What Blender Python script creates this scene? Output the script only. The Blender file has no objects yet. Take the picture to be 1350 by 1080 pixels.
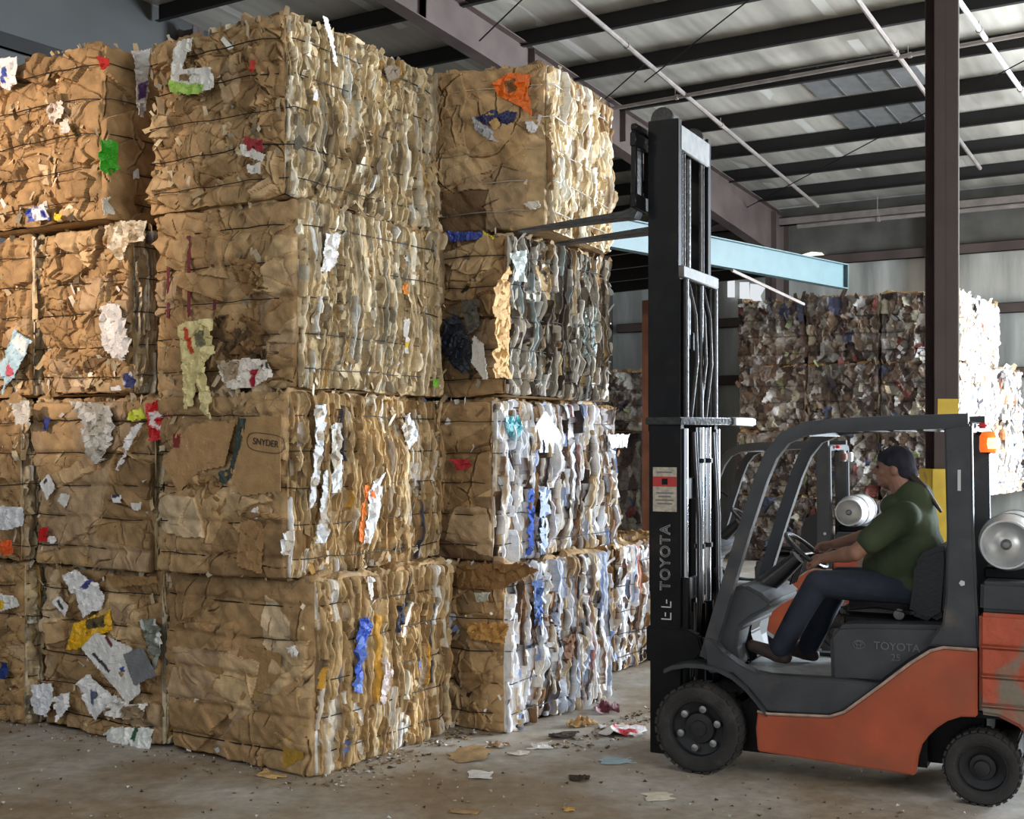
import bpy, bmesh, math, random
import numpy as np
from mathutils import Vector, Matrix

# ------------------------------------------------------------------ camera, world, lights
C = bpy.context.scene.collection
sc = bpy.context.scene
F_PX, HZ, EYE = 1650.0, 580.0, 2.0
cam = bpy.data.cameras.new('camera'); camo = bpy.data.objects.new('camera', cam); C.objects.link(camo)
camo.location = (0, 0, EYE); camo.rotation_euler = (math.pi/2, 0, 0)
cam.sensor_width = 36; cam.sensor_fit = 'HORIZONTAL'; cam.lens = F_PX/1350*36
cam.shift_y = (HZ-540)/1350; cam.clip_end = 200
sc.camera = camo
sc.view_settings.view_transform = 'Standard'; sc.view_settings.look = 'None'
sc.view_settings.exposure = 0.0; sc.view_settings.gamma = 1.0
sc.view_settings.use_curve_mapping = False
w = bpy.data.worlds.new('world'); sc.world = w; w.use_nodes = True
w.node_tree.nodes['Background'].inputs[0].default_value = (0.80, 0.90, 1.0, 1)
w.node_tree.nodes['Background'].inputs[1].default_value = 0.74

def area(name, loc, target, sx, sy, power, col, spread=180):
    l = bpy.data.lights.new(name, 'AREA'); l.shape = 'RECTANGLE'; l.size = sx; l.size_y = sy
    l.energy = power; l.color = col; l.spread = math.radians(spread)
    o = bpy.data.objects.new(name, l); C.objects.link(o); o.location = loc
    o.rotation_euler = (Vector(target)-Vector(loc)).to_track_quat('-Z', 'Y').to_euler()
    return o
# area lamp added for assumed daylight at right rear
area('assumed_right_daylight', (15.0, 13.5, 3.2), (1.0, 10.8, 1.8), 5.5, 4.5, 6200, (0.80, 0.90, 1.0))
# unseen area lamp added for assumed daylight from behind the camera, right side
area('assumed_camera_side_daylight', (8.6, -2.0, 4.4), (-0.5, 9.0, 2.0), 4.0, 3.6, 560, (1.0, 0.95, 0.87))
# added spot that warms the far left stack, no fixture modelled
def spot(name, loc, target, power, col, deg, blend, size):
    l = bpy.data.lights.new(name, 'SPOT'); l.energy = power; l.color = col
    l.spot_size = math.radians(deg); l.spot_blend = blend; l.shadow_soft_size = size
    o = bpy.data.objects.new(name, l); C.objects.link(o); o.location = loc
    o.rotation_euler = (Vector(target)-Vector(loc)).to_track_quat('-Z', 'Y').to_euler()
    return o
spot('warm_left_spot', (-8.5, 3.0, 4.6), (-3.5, 8.6, 3.55), 3600, (1.0, 0.76, 0.58), 27, 0.9, 0.10)

area('soft_left_fill', (-7.0, 2.5, 6.8), (-3.0, 8.2, 1.6), 1.2, 0.4, 82, (1.0, 0.86, 0.70))  # unseen fill light added to brighten the left stack

# ------------------------------------------------------------------ helpers
PI = math.pi
def lin(c): return tuple(((v/255)/12.92 if v/255 <= 0.04045 else ((v/255+0.055)/1.055)**2.4) for v in c)
def thing(name, label, cat, loc=(0, 0, 0), rotz=0.0, group=None):
    o = bpy.data.objects.new(name, None); C.objects.link(o); o.empty_display_size = 0.2
    o.location = loc; o.rotation_euler = (0, 0, rotz); o['label'] = label; o['category'] = cat
    if group: o['group'] = group
    return o
def tag(o, label, cat, group=None):
    o['label'] = label; o['category'] = cat
    if group: o['group'] = group
    return o
def struct(o): o['kind'] = 'structure'; return o
def link(name, me, mats, parent=None, label=None):
    o = bpy.data.objects.new(name, me); C.objects.link(o)
    if not isinstance(mats, (list, tuple)): mats = [mats]
    for m in mats: me.materials.append(m)
    if parent is not None: o.parent = parent
    if label: o['label'] = label
    return o
class MB:
    def __init__(s): s.v = []; s.f = []; s.sm = []
    def add(s, vs, fs, smooth=False):
        b = len(s.v); s.v += [tuple(p) for p in vs]
        for f in fs: s.f.append(tuple(b+i for i in f)); s.sm.append(smooth)
        return s
    def box(s, a, b, M=None):
        x0, y0, z0 = a; x1, y1, z1 = b
        vs = [(x0,y0,z0),(x1,y0,z0),(x1,y1,z0),(x0,y1,z0),(x0,y0,z1),(x1,y0,z1),(x1,y1,z1),(x0,y1,z1)]
        if M is not None: vs = [M @ Vector(p) for p in vs]
        return s.add(vs, [(0,3,2,1),(4,5,6,7),(0,1,5,4),(1,2,6,5),(2,3,7,6),(3,0,4,7)])
    def prism(s, poly, y0, y1, ax='y'):
        n = len(poly)
        area2 = sum(poly[i][0]*poly[(i+1)%n][1]-poly[(i+1)%n][0]*poly[i][1] for i in range(n))
        if area2 < 0: poly = poly[::-1]
        if ax == 'y': P = lambda a, b, t: (a, t, b)
        elif ax == 'z': P = lambda a, b, t: (a, b, t)
        else: P = lambda a, b, t: (t, a, b)
        vs = [P(a, b, y0) for a, b in poly]+[P(a, b, y1) for a, b in poly]
        fs = [tuple(range(n)), tuple(range(2*n-1, n-1, -1))]
        fs += [(i, i+n, (i+1)%n+n, (i+1)%n) for i in range(n)]
        if ax != 'y': fs = [f[::-1] for f in fs]
        return s.add(vs, fs)
    def tube(s, pts, r, n=10, closed=False, flat=None):
        pts = [Vector(p) for p in pts]; m = len(pts)
        rs = r if isinstance(r, (list, tuple)) else [r]*m
        vs = []; up = None
        for i in range(m):
            if closed: t = (pts[(i+1)%m]-pts[i-1]).normalized()
            else: t = (pts[min(i+1, m-1)]-pts[max(i-1, 0)]).normalized()
            if up is None:
                up = Vector((0, 1, 0)) if abs(t.y) < 0.9 else Vector((0, 0, 1))
            a = t.cross(up).normalized(); b = a.cross(t).normalized()
            up = b
            ra, rb = (rs[i], rs[i]) if flat is None else flat
            for k in range(n):
                th = 2*PI*(k+0.5)/n
                if flat is not None:   # rectangular section
                    q = 2*PI*(k+0.5)/n
                    c, d = math.cos(q), math.sin(q); mx = max(abs(c), abs(d))
                    e = 0.25; c2 = c/mx; d2 = d/mx
                    vs.append(pts[i]+a*ra*(c2*(1-e)+c*e*1.0)+b*rb*(d2*(1-e)+d*e*1.0))
                else: vs.append(pts[i]+a*ra*math.cos(th)+b*rb*math.sin(th))
        fs = []
        for i in range(m if closed else m-1):
            j = (i+1) % m
            for k in range(n): fs.append((i*n+k, i*n+(k+1)%n, j*n+(k+1)%n, j*n+k))
        if not closed: fs += [tuple(range(n))[::-1], tuple((m-1)*n+k for k in range(n))]
        return s.add(vs, fs, True)
    def lathe(s, prof, n=32, M=None, cap=True):
        """profile (radius, height) around +Z, then M"""
        M = M or Matrix.Identity(4); vs = []
        for r, h in prof:
            for k in range(n): vs.append(M @ Vector((r*math.cos(2*PI*k/n), r*math.sin(2*PI*k/n), h)))
        fs = []; m = len(prof)
        for i in range(m-1):
            for k in range(n): fs.append((i*n+k, i*n+(k+1)%n, (i+1)*n+(k+1)%n, (i+1)*n+k))
        if cap:
            fs.append(tuple(range(n))[::-1]); fs.append(tuple((m-1)*n+k for k in range(n)))
        return s.add(vs, fs, True)
    def mesh(s, name='mesh'):
        me = bpy.data.meshes.new(name); me.from_pydata(s.v, [], s.f); me.update()
        me.polygons.foreach_set('use_smooth', s.sm); return me
    def build(s, name, mats, parent=None, bevel=0.0, label=None, seg=2):
        me = s.mesh(name)
        bm = bmesh.new(); bm.from_mesh(me); bmesh.ops.recalc_face_normals(bm, faces=bm.faces)
        if bevel > 0:
            ed = [e for e in bm.edges if len(e.link_faces) == 2 and e.calc_face_angle(0) > 0.5]
            r = bmesh.ops.bevel(bm, geom=ed, offset=bevel, segments=seg, affect='EDGES', clamp_overlap=True)
            for f in r['faces']: f.smooth = True
        for e in bm.edges:
            if len(e.link_faces) == 2 and e.calc_face_angle(0) > 0.7: e.smooth = False
        bm.to_mesh(me); bm.free()
        return link(name, me, mats, parent, label)

# ------------------------------------------------------------------ materials
def mat(name, col, rough=0.6, metal=0.0, var=0.0, scale=8.0, bump=0.0, bscale=40.0, col2=None, c2amt=(0.55, 0.7), emit=None, attr=False, detail=4, spec=0.5):
    m = bpy.data.materials.new(name); m.use_nodes = True
    nt = m.node_tree; N = nt.nodes; L = nt.links; b = N['Principled BSDF']
    b.inputs['Roughness'].default_value = rough; b.inputs['Metallic'].default_value = metal
    b.inputs['Specular IOR Level'].default_value = spec
    b.inputs['Base Color'].default_value = (*col, 1)
    tc = N.new('ShaderNodeTexCoord')
    src = None
    if attr:
        a = N.new('ShaderNodeAttribute'); a.attribute_name = 'Col'; src = a.outputs['Color']
    if var > 0:
        n = N.new('ShaderNodeTexNoise'); n.inputs['Scale'].default_value = scale; n.inputs['Detail'].default_value = detail
        L.new(tc.outputs['Object'], n.inputs['Vector'])
        mr = N.new('ShaderNodeMapRange'); mr.inputs[1].default_value = 0.3; mr.inputs[2].default_value = 0.7
        mr.inputs[3].default_value = 1-var; mr.inputs[4].default_value = 1+var
        L.new(n.outputs['Fac'], mr.inputs[0])
        mx = N.new('ShaderNodeMix'); mx.data_type = 'RGBA'; mx.blend_type = 'MULTIPLY'; mx.inputs[0].default_value = 1
        if src is not None: L.new(src, mx.inputs[6])
        else: mx.inputs[6].default_value = (*col, 1)
        L.new(mr.outputs[0], mx.inputs[7]); src = mx.outputs[2]
    if col2 is not None:
        n2 = N.new('ShaderNodeTexNoise'); n2.inputs['Scale'].default_value = scale*0.6; n2.inputs['Detail'].default_value = 6
        L.new(tc.outputs['Object'], n2.inputs['Vector'])
        r = N.new('ShaderNodeMapRange'); r.inputs[1].default_value = c2amt[0]; r.inputs[2].default_value = c2amt[1]
        L.new(n2.outputs['Fac'], r.inputs[0])
        mx = N.new('ShaderNodeMix'); mx.data_type = 'RGBA'; L.new(r.outputs[0], mx.inputs[0])
        if src is not None: L.new(src, mx.inputs[6])
        else: mx.inputs[6].default_value = (*col, 1)
        mx.inputs[7].default_value = (*col2, 1); src = mx.outputs[2]
    if src is not None: L.new(src, b.inputs['Base Color'])
    if bump > 0:
        n = N.new('ShaderNodeTexNoise'); n.inputs['Scale'].default_value = bscale; n.inputs['Detail'].default_value = 5
        L.new(tc.outputs['Object'], n.inputs['Vector'])
        bp = N.new('ShaderNodeBump'); bp.inputs['Strength'].default_value = bump; bp.inputs['Distance'].default_value = 0.02
        L.new(n.outputs['Fac'], bp.inputs['Height']); L.new(bp.outputs[0], b.inputs['Normal'])
    if emit:
        b.inputs['Emission Color'].default_value = (*emit[0], 1); b.inputs['Emission Strength'].default_value = emit[1]
    return m
M = {}
M['card'] = mat('cardboard', (0.4, 0.3, 0.2), 0.8, attr=True, var=0.30, scale=9, bump=0.35, bscale=55, spec=0.25)
M['paper'] = mat('mixed_paper', (0.5, 0.5, 0.5), 0.75, attr=True, var=0.15, scale=14, bump=0.3, bscale=70, spec=0.25)
M['film'] = mat('plastic_film', (0.6, 0.6, 0.6), 0.32, attr=True, var=0.08, scale=10, bump=0.6, bscale=35)
M['wire'] = mat('baling_wire', (0.03, 0.027, 0.025), 0.5, 0.7)
M['wire_bright'] = mat('bright_baling_wire', (0.6, 0.58, 0.55), 0.35, 0.8)
M['grey'] = mat('dark_grey_paint', (0.040, 0.043, 0.049), 0.42, var=0.25, scale=6, col2=(0.10, 0.09, 0.08), c2amt=(0.6, 0.78), bump=0.06, bscale=60)
M['greyplastic'] = mat('grey_plastic', (0.044, 0.047, 0.053), 0.5, var=0.2, scale=5, bump=0.08, bscale=120)
M['orange'] = mat('orange_paint', (0.37, 0.075, 0.030), 0.5, var=0.22, scale=3, col2=(0.16, 0.07, 0.04), c2amt=(0.50, 0.8), bump=0.05, bscale=30)
M['cwt'] = mat('scuffed_orange_paint', (0.44, 0.085, 0.04), 0.55, var=0.25, scale=5, col2=(0.20, 0.165, 0.125), c2amt=(0.43, 0.50), bump=0.35, bscale=22)
M['black'] = mat('black_paint', (0.007, 0.007, 0.008), 0.38, var=0.3, scale=8, col2=(0.022, 0.019, 0.016), c2amt=(0.6, 0.8), spec=.18)
M['greasy'] = mat('greasy_steel', (0.03, 0.03, 0.031), 0.35, 0.4, var=0.4, scale=20, bump=0.2, bscale=50)
M['steel'] = mat('worn_steel', (0.30, 0.30, 0.30), 0.35, 0.8, var=0.3, scale=15)
M['chrome'] = mat('chrome', (0.75, 0.77, 0.8), 0.12, 1.0)
M['dusty'] = mat('dusty_grey_steel', (0.13, 0.13, 0.125), 0.6, var=0.3, scale=14)
M['lightgrey'] = mat('light_grey_paint', (0.35, 0.36, 0.36), 0.5, var=0.2, scale=12)
M['rubber'] = mat('tyre_rubber', (0.022, 0.021, 0.021), 0.8, var=0.3, scale=10, col2=(0.07, 0.062, 0.055), c2amt=(0.55, 0.75), bump=0.2, bscale=60)
M['rim'] = mat('dark_rim', (0.02, 0.02, 0.022), 0.45, 0.3, var=0.3, scale=12)
M['vinyl'] = mat('black_vinyl', (0.012, 0.012, 0.015), 0.35, var=0.2, scale=9, bump=0.1, bscale=60)
M['tank'] = mat('aluminium_tank', (0.62, 0.63, 0.63), 0.38, 0.6, var=0.12, scale=7, bump=0.06, bscale=30)
M['trimline'] = mat('worn_edge', (0.42, 0.30, 0.24), 0.5, 0.3, var=0.3, scale=20)
M['stencil'] = mat('raised_letter', (0.13, 0.135, 0.14), 0.45)
M['whitemark'] = mat('white_marking', (0.55, 0.56, 0.58), 0.6)
M['decalwhite'] = mat('decal_cream', (0.42, 0.38, 0.31), 0.6, var=0.25, scale=40)
M['decalred'] = mat('decal_red', (0.42, 0.03, 0.03), 0.5)
M['redplastic'] = mat('red_lens', (0.5, 0.02, 0.03), 0.3, emit=((1, 0.05, 0.05), 0.1))
M['strobe'] = mat('amber_strobe', (0.8, 0.2, 0.03), 0.3, emit=((1, 0.16, 0.02), .9))
M['strobehot'] = mat('lit_amber_bulb', (1, 0.6, 0.2), 0.3, emit=((1, 0.5, 0.12), 6))
M['skin'] = mat('skin', (0.27, 0.135, 0.09), 0.5, var=0.1, scale=12)
M['shirt'] = mat('green_shirt', (0.042, 0.058, 0.026), 0.9, var=0.12, scale=6, bump=0.25, bscale=14)
M['jeans'] = mat('navy_jeans', (0.020, 0.026, 0.042), 0.9, var=0.2, scale=12, bump=0.25, bscale=16)
M['boot'] = mat('brown_boot', (0.045, 0.03, 0.022), 0.7, var=0.3, scale=20)
M['cap'] = mat('navy_head_scarf', (0.018, 0.018, 0.032), 0.85, var=0.5, scale=18, bump=0.3, bscale=20)
M['hair'] = mat('dark_hair', (0.02, 0.015, 0.012), 0.5)
M['maroon'] = mat('maroon_primer', (0.036, 0.020, 0.018), 0.6, var=0.25, scale=3)
M['rafter'] = mat('brown_primer', (0.085, 0.060, 0.054), 0.65, var=0.25, scale=2)
M['purlin'] = mat('dark_purlin', (0.009, 0.008, 0.008), 0.7, var=0.3, scale=2)
M['rust'] = mat('rusty_column', (0.20, 0.085, 0.05), 0.7, var=0.3, scale=3)
M['yellow'] = mat('yellow_paint', (0.60, 0.42, 0.03), 0.55, var=0.15, scale=8, col2=(0.16, 0.09, 0.03), c2amt=(0.62, 0.75))
M['teal'] = mat('teal_paint', (0.062, 0.118, 0.128), 0.5, var=0.12, scale=4)
M['darkdeck'] = mat('dark_deck', (0.045, 0.042, 0.04), 0.8, var=0.3, scale=2)
M['pipe'] = mat('galvanised_pipe', (0.30, 0.26, 0.24), 0.5, 0.3, var=0.2, scale=5)
M['pipebright'] = mat('white_conduit', (0.62, 0.62, 0.60), 0.5)
M['glass_sky'] = mat('daylit_pane', (0.5, 0.5, 0.5), 0.4, emit=((0.9, 0.95, 1.0), 0.8))
M['skyhole'] = mat('daylight_outside', (0.8, 0.8, 0.7), 0.6, emit=((1.0, 0.96, 0.80), 1.1))

def floor_mat():
    m = bpy.data.materials.new('concrete_floor'); m.use_nodes = True; nt = m.node_tree; N = nt.nodes; L = nt.links
    b = N['Principled BSDF']; tc = N.new('ShaderNodeTexCoord')
    def noise(s, d=5, ro=0.55):
        n = N.new('ShaderNodeTexNoise'); n.inputs['Scale'].default_value = s; n.inputs['Detail'].default_value = d
        n.inputs['Roughness'].default_value = ro; L.new(tc.outputs['Object'], n.inputs['Vector']); return n
    r = N.new('ShaderNodeValToRGB'); n1 = noise(0.8, 9, 0.62)
    r.color_ramp.elements[0].position = 0.42; r.color_ramp.elements[0].color = (0.29, 0.225, 0.150, 1)
    r.color_ramp.elements[1].position = 0.60; r.color_ramp.elements[1].color = (0.45, 0.43, 0.395, 1)
    L.new(n1.outputs['Fac'], r.inputs[0])
    n2 = noise(9, 8, 0.7); mr = N.new('ShaderNodeMapRange'); mr.inputs[1].default_value = .3; mr.inputs[2].default_value = .7
    mr.inputs[3].default_value = .72; mr.inputs[4].default_value = 1.25; L.new(n2.outputs['Fac'], mr.inputs[0])
    mx = N.new('ShaderNodeMix'); mx.data_type = 'RGBA'; mx.blend_type = 'MULTIPLY'; mx.inputs[0].default_value = 1
    L.new(r.outputs[0], mx.inputs[6]); L.new(mr.outputs[0], mx.inputs[7])
    # small pale and dark specks of trodden-in scraps
    n3 = noise(38, 2, 0.4); q = N.new('ShaderNodeMapRange'); q.inputs[1].default_value = .70; q.inputs[2].default_value = .74
    L.new(n3.outputs['Fac'], q.inputs[0]); m2 = N.new('ShaderNodeMix'); m2.data_type = 'RGBA'
    L.new(q.outputs[0], m2.inputs[0]); L.new(mx.outputs[2], m2.inputs[6]); m2.inputs[7].default_value = (0.34, 0.31, 0.27, 1)
    L.new(m2.outputs[2], b.inputs['Base Color'])
    rr = N.new('ShaderNodeMapRange'); rr.inputs[3].default_value = .38; rr.inputs[4].default_value = .75
    L.new(n1.outputs['Fac'], rr.inputs[0]); L.new(rr.outputs[0], b.inputs['Roughness'])
    bp = N.new('ShaderNodeBump'); bp.inputs['Strength'].default_value = .25; bp.inputs['Distance'].default_value = .01
    L.new(n2.outputs['Fac'], bp.inputs['Height']); L.new(bp.outputs[0], b.inputs['Normal'])
    return m
M['floor'] = floor_mat()
def foil_mat(name, base, seams=(1, 0, 0), rough=0.45, metal=0.3, k=11.0, sheet=1.0, wave=.10, lit_streaks=False):
    """facing of the insulation blankets: slightly shiny, quilted, with a lapped seam every sheet width (object x)"""
    m = bpy.data.materials.new(name); m.use_nodes = True; nt = m.node_tree; N = nt.nodes; L = nt.links
    b = N['Principled BSDF']; b.inputs['Roughness'].default_value = rough; b.inputs['Metallic'].default_value = metal
    tc = N.new('ShaderNodeTexCoord')
    mp = N.new('ShaderNodeMapping'); mp.inputs['Scale'].default_value = (2.2, 0.35, 0.35); L.new(tc.outputs['Object'], mp.inputs['Vector'])
    n = N.new('ShaderNodeTexNoise'); n.inputs['Scale'].default_value = 1.1; n.inputs['Detail'].default_value = 5; L.new(mp.outputs[0], n.inputs['Vector'])
    r = N.new('ShaderNodeValToRGB'); r.color_ramp.elements[0].position = .35; r.color_ramp.elements[1].position = .7
    r.color_ramp.elements[0].color = (*[c*0.72 for c in base], 1); r.color_ramp.elements[1].color = (*[min(1, c*1.25) for c in base], 1)
    L.new(n.outputs['Fac'], r.inputs[0]); L.new(r.outputs[0], b.inputs['Base Color'])
    if lit_streaks:   # bright highlight streaks painted into the colour along the blanket seams
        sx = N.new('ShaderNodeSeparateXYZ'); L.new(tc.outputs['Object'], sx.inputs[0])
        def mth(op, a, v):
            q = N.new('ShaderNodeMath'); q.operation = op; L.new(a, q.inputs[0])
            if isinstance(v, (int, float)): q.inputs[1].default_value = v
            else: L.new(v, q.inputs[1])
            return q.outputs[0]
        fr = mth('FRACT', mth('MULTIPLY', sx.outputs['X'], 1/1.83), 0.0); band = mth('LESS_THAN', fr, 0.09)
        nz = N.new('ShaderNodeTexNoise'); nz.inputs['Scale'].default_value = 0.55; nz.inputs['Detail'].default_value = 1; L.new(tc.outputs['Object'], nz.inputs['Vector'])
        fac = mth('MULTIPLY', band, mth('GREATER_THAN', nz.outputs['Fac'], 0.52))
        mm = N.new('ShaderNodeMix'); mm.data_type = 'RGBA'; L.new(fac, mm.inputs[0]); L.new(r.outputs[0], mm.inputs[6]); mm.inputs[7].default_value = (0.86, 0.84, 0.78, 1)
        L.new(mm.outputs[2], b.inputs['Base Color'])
    wv = N.new('ShaderNodeTexWave'); wv.wave_type = 'BANDS'; wv.bands_direction = 'X'; wv.inputs['Scale'].default_value = k/ (2*PI) * sheet
    wv.inputs['Distortion'].default_value = 0.6; L.new(tc.outputs['Object'], wv.inputs['Vector'])
    n2 = N.new('ShaderNodeTexNoise'); n2.inputs['Scale'].default_value = 3.0; L.new(mp.outputs[0], n2.inputs['Vector'])
    ad = N.new('ShaderNodeMath'); ad.operation = 'ADD'; L.new(wv.outputs['Fac'], ad.inputs[0]); L.new(n2.outputs['Fac'], ad.inputs[1])
    bp = N.new('ShaderNodeBump'); bp.inputs['Strength'].default_value = wave; bp.inputs['Distance'].default_value = .02
    L.new(ad.outputs[0], bp.inputs['Height']); L.new(bp.outputs[0], b.inputs['Normal'])
    return m
M['foil'] = foil_mat('insulation_facing', (0.64, 0.60, 0.53), rough=.38, lit_streaks=True)
M['wallfoil'] = foil_mat('wall_insulation_facing', (0.46, 0.47, 0.44), k=3, wave=.5)
M['endwall'] = foil_mat('dark_wall_sheet', (0.055, 0.057, 0.056), rough=0.6, metal=0.0, k=4)
M['skylight'] = mat('dusty_skylight', (0.16, 0.16, 0.16), 0.5, var=0.15, scale=6)

# ------------------------------------------------------------------ directions of the building
UD = Vector((0.537, 0.843, 0)); VD = Vector((-0.843, 0.537, 0)); BROT = math.atan2(0.843, 0.537)
def uvw(u, v, z=0.0): return UD*u+VD*v+Vector((0, 0, z))
def ray(px, py, D): return Vector(((px-675)/F_PX*D, D, EYE+(HZ-py)/F_PX*D))
RS, RE, RU = 0.0833, 6.725, 25.55
def roofz(u): return RE+RS*(RU-u)
def roofpt(px, py, drop=0.0):
    r = (px-675)/F_PX; a = (HZ-py)/F_PX; k = 0.537*r+0.843
    D = (RE-drop+RS*RU-EYE)/(a+RS*k); return Vector((r*D, D, EYE+a*D))

# ------------------------------------------------------------------ building shell
struct(MB().box((-22, -12, -0.2), (26, 42, 0)).build('floor', M['floor']))
def shell(name, pts, m, th=0.1):
    # a flat slab whose object axes follow the building
    me = MB(); o = None
    vs = [Vector(p) for p in pts]; n = (vs[1]-vs[0]).cross(vs[3]-vs[0]).normalized()*th
    R = Matrix.Rotation(-BROT+PI/2, 4, 'Z')
    q = [R @ p for p in vs]+[R @ (p+n) for p in vs]
    me.add(q, [(0,1,2,3),(7,6,5,4),(0,4,5,1),(1,5,6,2),(2,6,7,3),(3,7,4,0)])
    o = me.build(name, m); o.rotation_euler = (0, 0, BROT-PI/2); return struct(o)
PB = 0.21
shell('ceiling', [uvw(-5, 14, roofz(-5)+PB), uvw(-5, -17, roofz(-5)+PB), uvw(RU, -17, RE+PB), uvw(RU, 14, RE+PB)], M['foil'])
shell('wall_far', [uvw(RU+.15, 14, 0), uvw(RU+.15, 14, RE+.3), uvw(RU+.15, -17, RE+.3), uvw(RU+.15, -17, 0)], M['wallfoil'])
shell('wall_left', [uvw(-5, 13.6, 0), uvw(-5, 13.6, 9.6), uvw(RU+.2, 13.6, 7.2), uvw(RU+.2, 13.6, 0)], M['endwall'])
def ibeam(mb, p0, p1, wdt, hgt, up=Vector((0, 0, 1)), tw=0.012, tf=0.016):
    p0 = Vector(p0); p1 = Vector(p1); t = (p1-p0).normalized(); a = t.cross(up).normalized(); b = a.cross(t).normalized()
    def slab(a0, a1, b0, b1):
        vs = [p+a*x+b*y for p in (p0, p1) for x, y in ((a0, b0), (a1, b0), (a1, b1), (a0, b1))]
        mb.add(vs, [(0,3,2,1),(4,5,6,7),(0,1,5,4),(1,2,6,5),(2,3,7,6),(3,0,4,7)])
    slab(-wdt/2, wdt/2, -hgt/2, -hgt/2+tf); slab(-wdt/2, wdt/2, hgt/2-tf, hgt/2); slab(-tw/2, tw/2, -hgt/2, hgt/2)
def solid(mb, p0, p1, wdt, hgt, up=Vector((0, 0, 1))):
    ibeam(mb, p0, p1, wdt, hgt, up, tw=wdt, tf=0.01)
# purlins (Z sections) run across the frames
k = 1
for i in range(0, 19):
    u = RU-1.5*i+(0.1 if i == 0 else 0)
    if u < -4: break
    mb = MB(); z = roofz(u)
    c0 = uvw(u, 13.5, z); c1 = uvw(u, -16.8, z)
    for (a0, a1, b0, b1) in ((-0.004, 0.004, -.04, 0.2), (-0.075, 0.0, -.04, -.032), (0.0, 0.075, 0.192, 0.2)):
        vs = [c+UD*x+Vector((0, 0, y)) for c in (c0, c1) for x, y in ((a0, b0), (a1, b0), (a1, b1), (a0, b1))]
        mb.add(vs, [(0,3,2,1),(4,5,6,7),(0,1,5,4),(1,2,6,5),(2,3,7,6),(3,0,4,7)])
    struct(mb.build('trim_%d' % k, M['purlin'])); k += 1
# tapered frame rafter and its column, right frame rafter
for (v, nm) in ((9.4, 'a'), (-7.6, 'b')):
    mb = MB(); u0, u1 = -4.5, RU-.1
    def sec(u, d): return [uvw(u, v+.12, roofz(u)-.004), uvw(u, v-.12, roofz(u)-.004), uvw(u, v-.12, roofz(u)-d), uvw(u, v+.12, roofz(u)-d)]
    # web
    def rib(vo, uA, dA, uB, dB, top, th, wv):
        P = []
        for u, d in ((uA, dA), (uB, dB)):
            z = roofz(u)-(0 if top else d); z2 = z-th if top is not None else 0
            P += [uvw(u, v-wv, z), uvw(u, v+wv, z), uvw(u, v+wv, z-th), uvw(u, v-wv, z-th)]
        mb.add(P, [(0,3,2,1),(4,5,6,7),(0,1,5,4),(1,2,6,5),(2,3,7,6),(3,0,4,7)])
    segs = [(u0, 0.55), (14.0, 0.55), (RU-.5, 0.95)]
    for (ua, da), (ub, db) in zip(segs[:-1], segs[1:]):
        rib(0, ua, 0, ub, 0, True, 0.016, .11)
        rib(0, ua, da, ub, db, False, 0.016, .11)
        P = []
        for u, d in ((ua, da), (ub, db)):
            P += [uvw(u, v-.006, roofz(u)), uvw(u, v+.006, roofz(u)), uvw(u, v+.006, roofz(u)-d), uvw(u, v-.006, roofz(u)-d)]
        mb.add(P, [(0,3,2,1),(4,5,6,7),(0,1,5,4),(1,2,6,5),(2,3,7,6),(3,0,4,7)])
    for u in (10.2, 12.6, 15.2, 18.0, 21.0):
        d = 0.55
        a = uvw(u, v, roofz(u)-.01); b = uvw(u, v, roofz(u)-d+.01)
        solid(mb, b, a, .21, .012, up=UD)
    ibeam(mb, uvw(RU-.45, v, 0), uvw(RU-.45, v, roofz(RU)), .24, .75, up=UD)
    struct(mb.build('trim_%d' % k, M['rafter'])); k += 1
# wall columns, girts and eave strut on the far wall
for v in (6.1, 3.3, 0.4, -2.3):
    mb = MB(); ibeam(mb, uvw(RU-.1, v, 0), uvw(RU-.1, v, RE), .22, .24, up=UD)
    struct(mb.build('trim_%d' % k, M['rust'] if v < 1 else M['rafter'])); k += 1
for z in (3.3, 4.55, 5.75):
    mb = MB(); solid(mb, uvw(RU-.02, 13.4, z), uvw(RU-.02, -16.5, z), .07, .2)
    struct(mb.build('trim_%d' % k, M['rafter'])); k += 1
mb = MB(); solid(mb, uvw(RU-.3, 13.4, RE-.15), uvw(RU-.3, -16.5, RE-.15), .12, .16)
struct(mb.build('trim_%d' % k, M['pipe'])); k += 1
# darker insulation skirt on the top of the far wall
mb = MB(); P = [uvw(RU+.1, 13.4, 5.7), uvw(RU+.1, 13.4, RE+.2), uvw(RU+.1, -16.5, RE+.2), uvw(RU+.1, -16.5, 5.7)]
mb.add(P+[p-UD*.03 for p in P], [(0,1,2,3),(7,6,5,4),(0,4,5,1),(1,5,6,2),(2,6,7,3),(3,7,4,0)])
struct(mb.build('trim_%d' % k, mat('dark_insulation', (0.10, 0.095, 0.085), 0.6, var=.3, scale=2, bump=.4, bscale=3))); k += 1
# end wall columns and rails seen over and beside the stacks
for u in (9.2, 12.5, 17.0, 21.0):
    mb = MB(); ibeam(mb, uvw(u, 13.35, 0), uvw(u, 13.35, roofz(u)), .2, .3, up=VD)
    struct(mb.build('trim_%d' % k, M['rafter'])); k += 1
for z in (2.3, 5.1, 6.9):
    mb = MB(); solid(mb, uvw(-4, 13.5, z), uvw(25, 13.5, z), .06, .18)
    struct(mb.build('trim_%d' % k, M['purlin'])); k += 1
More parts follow.
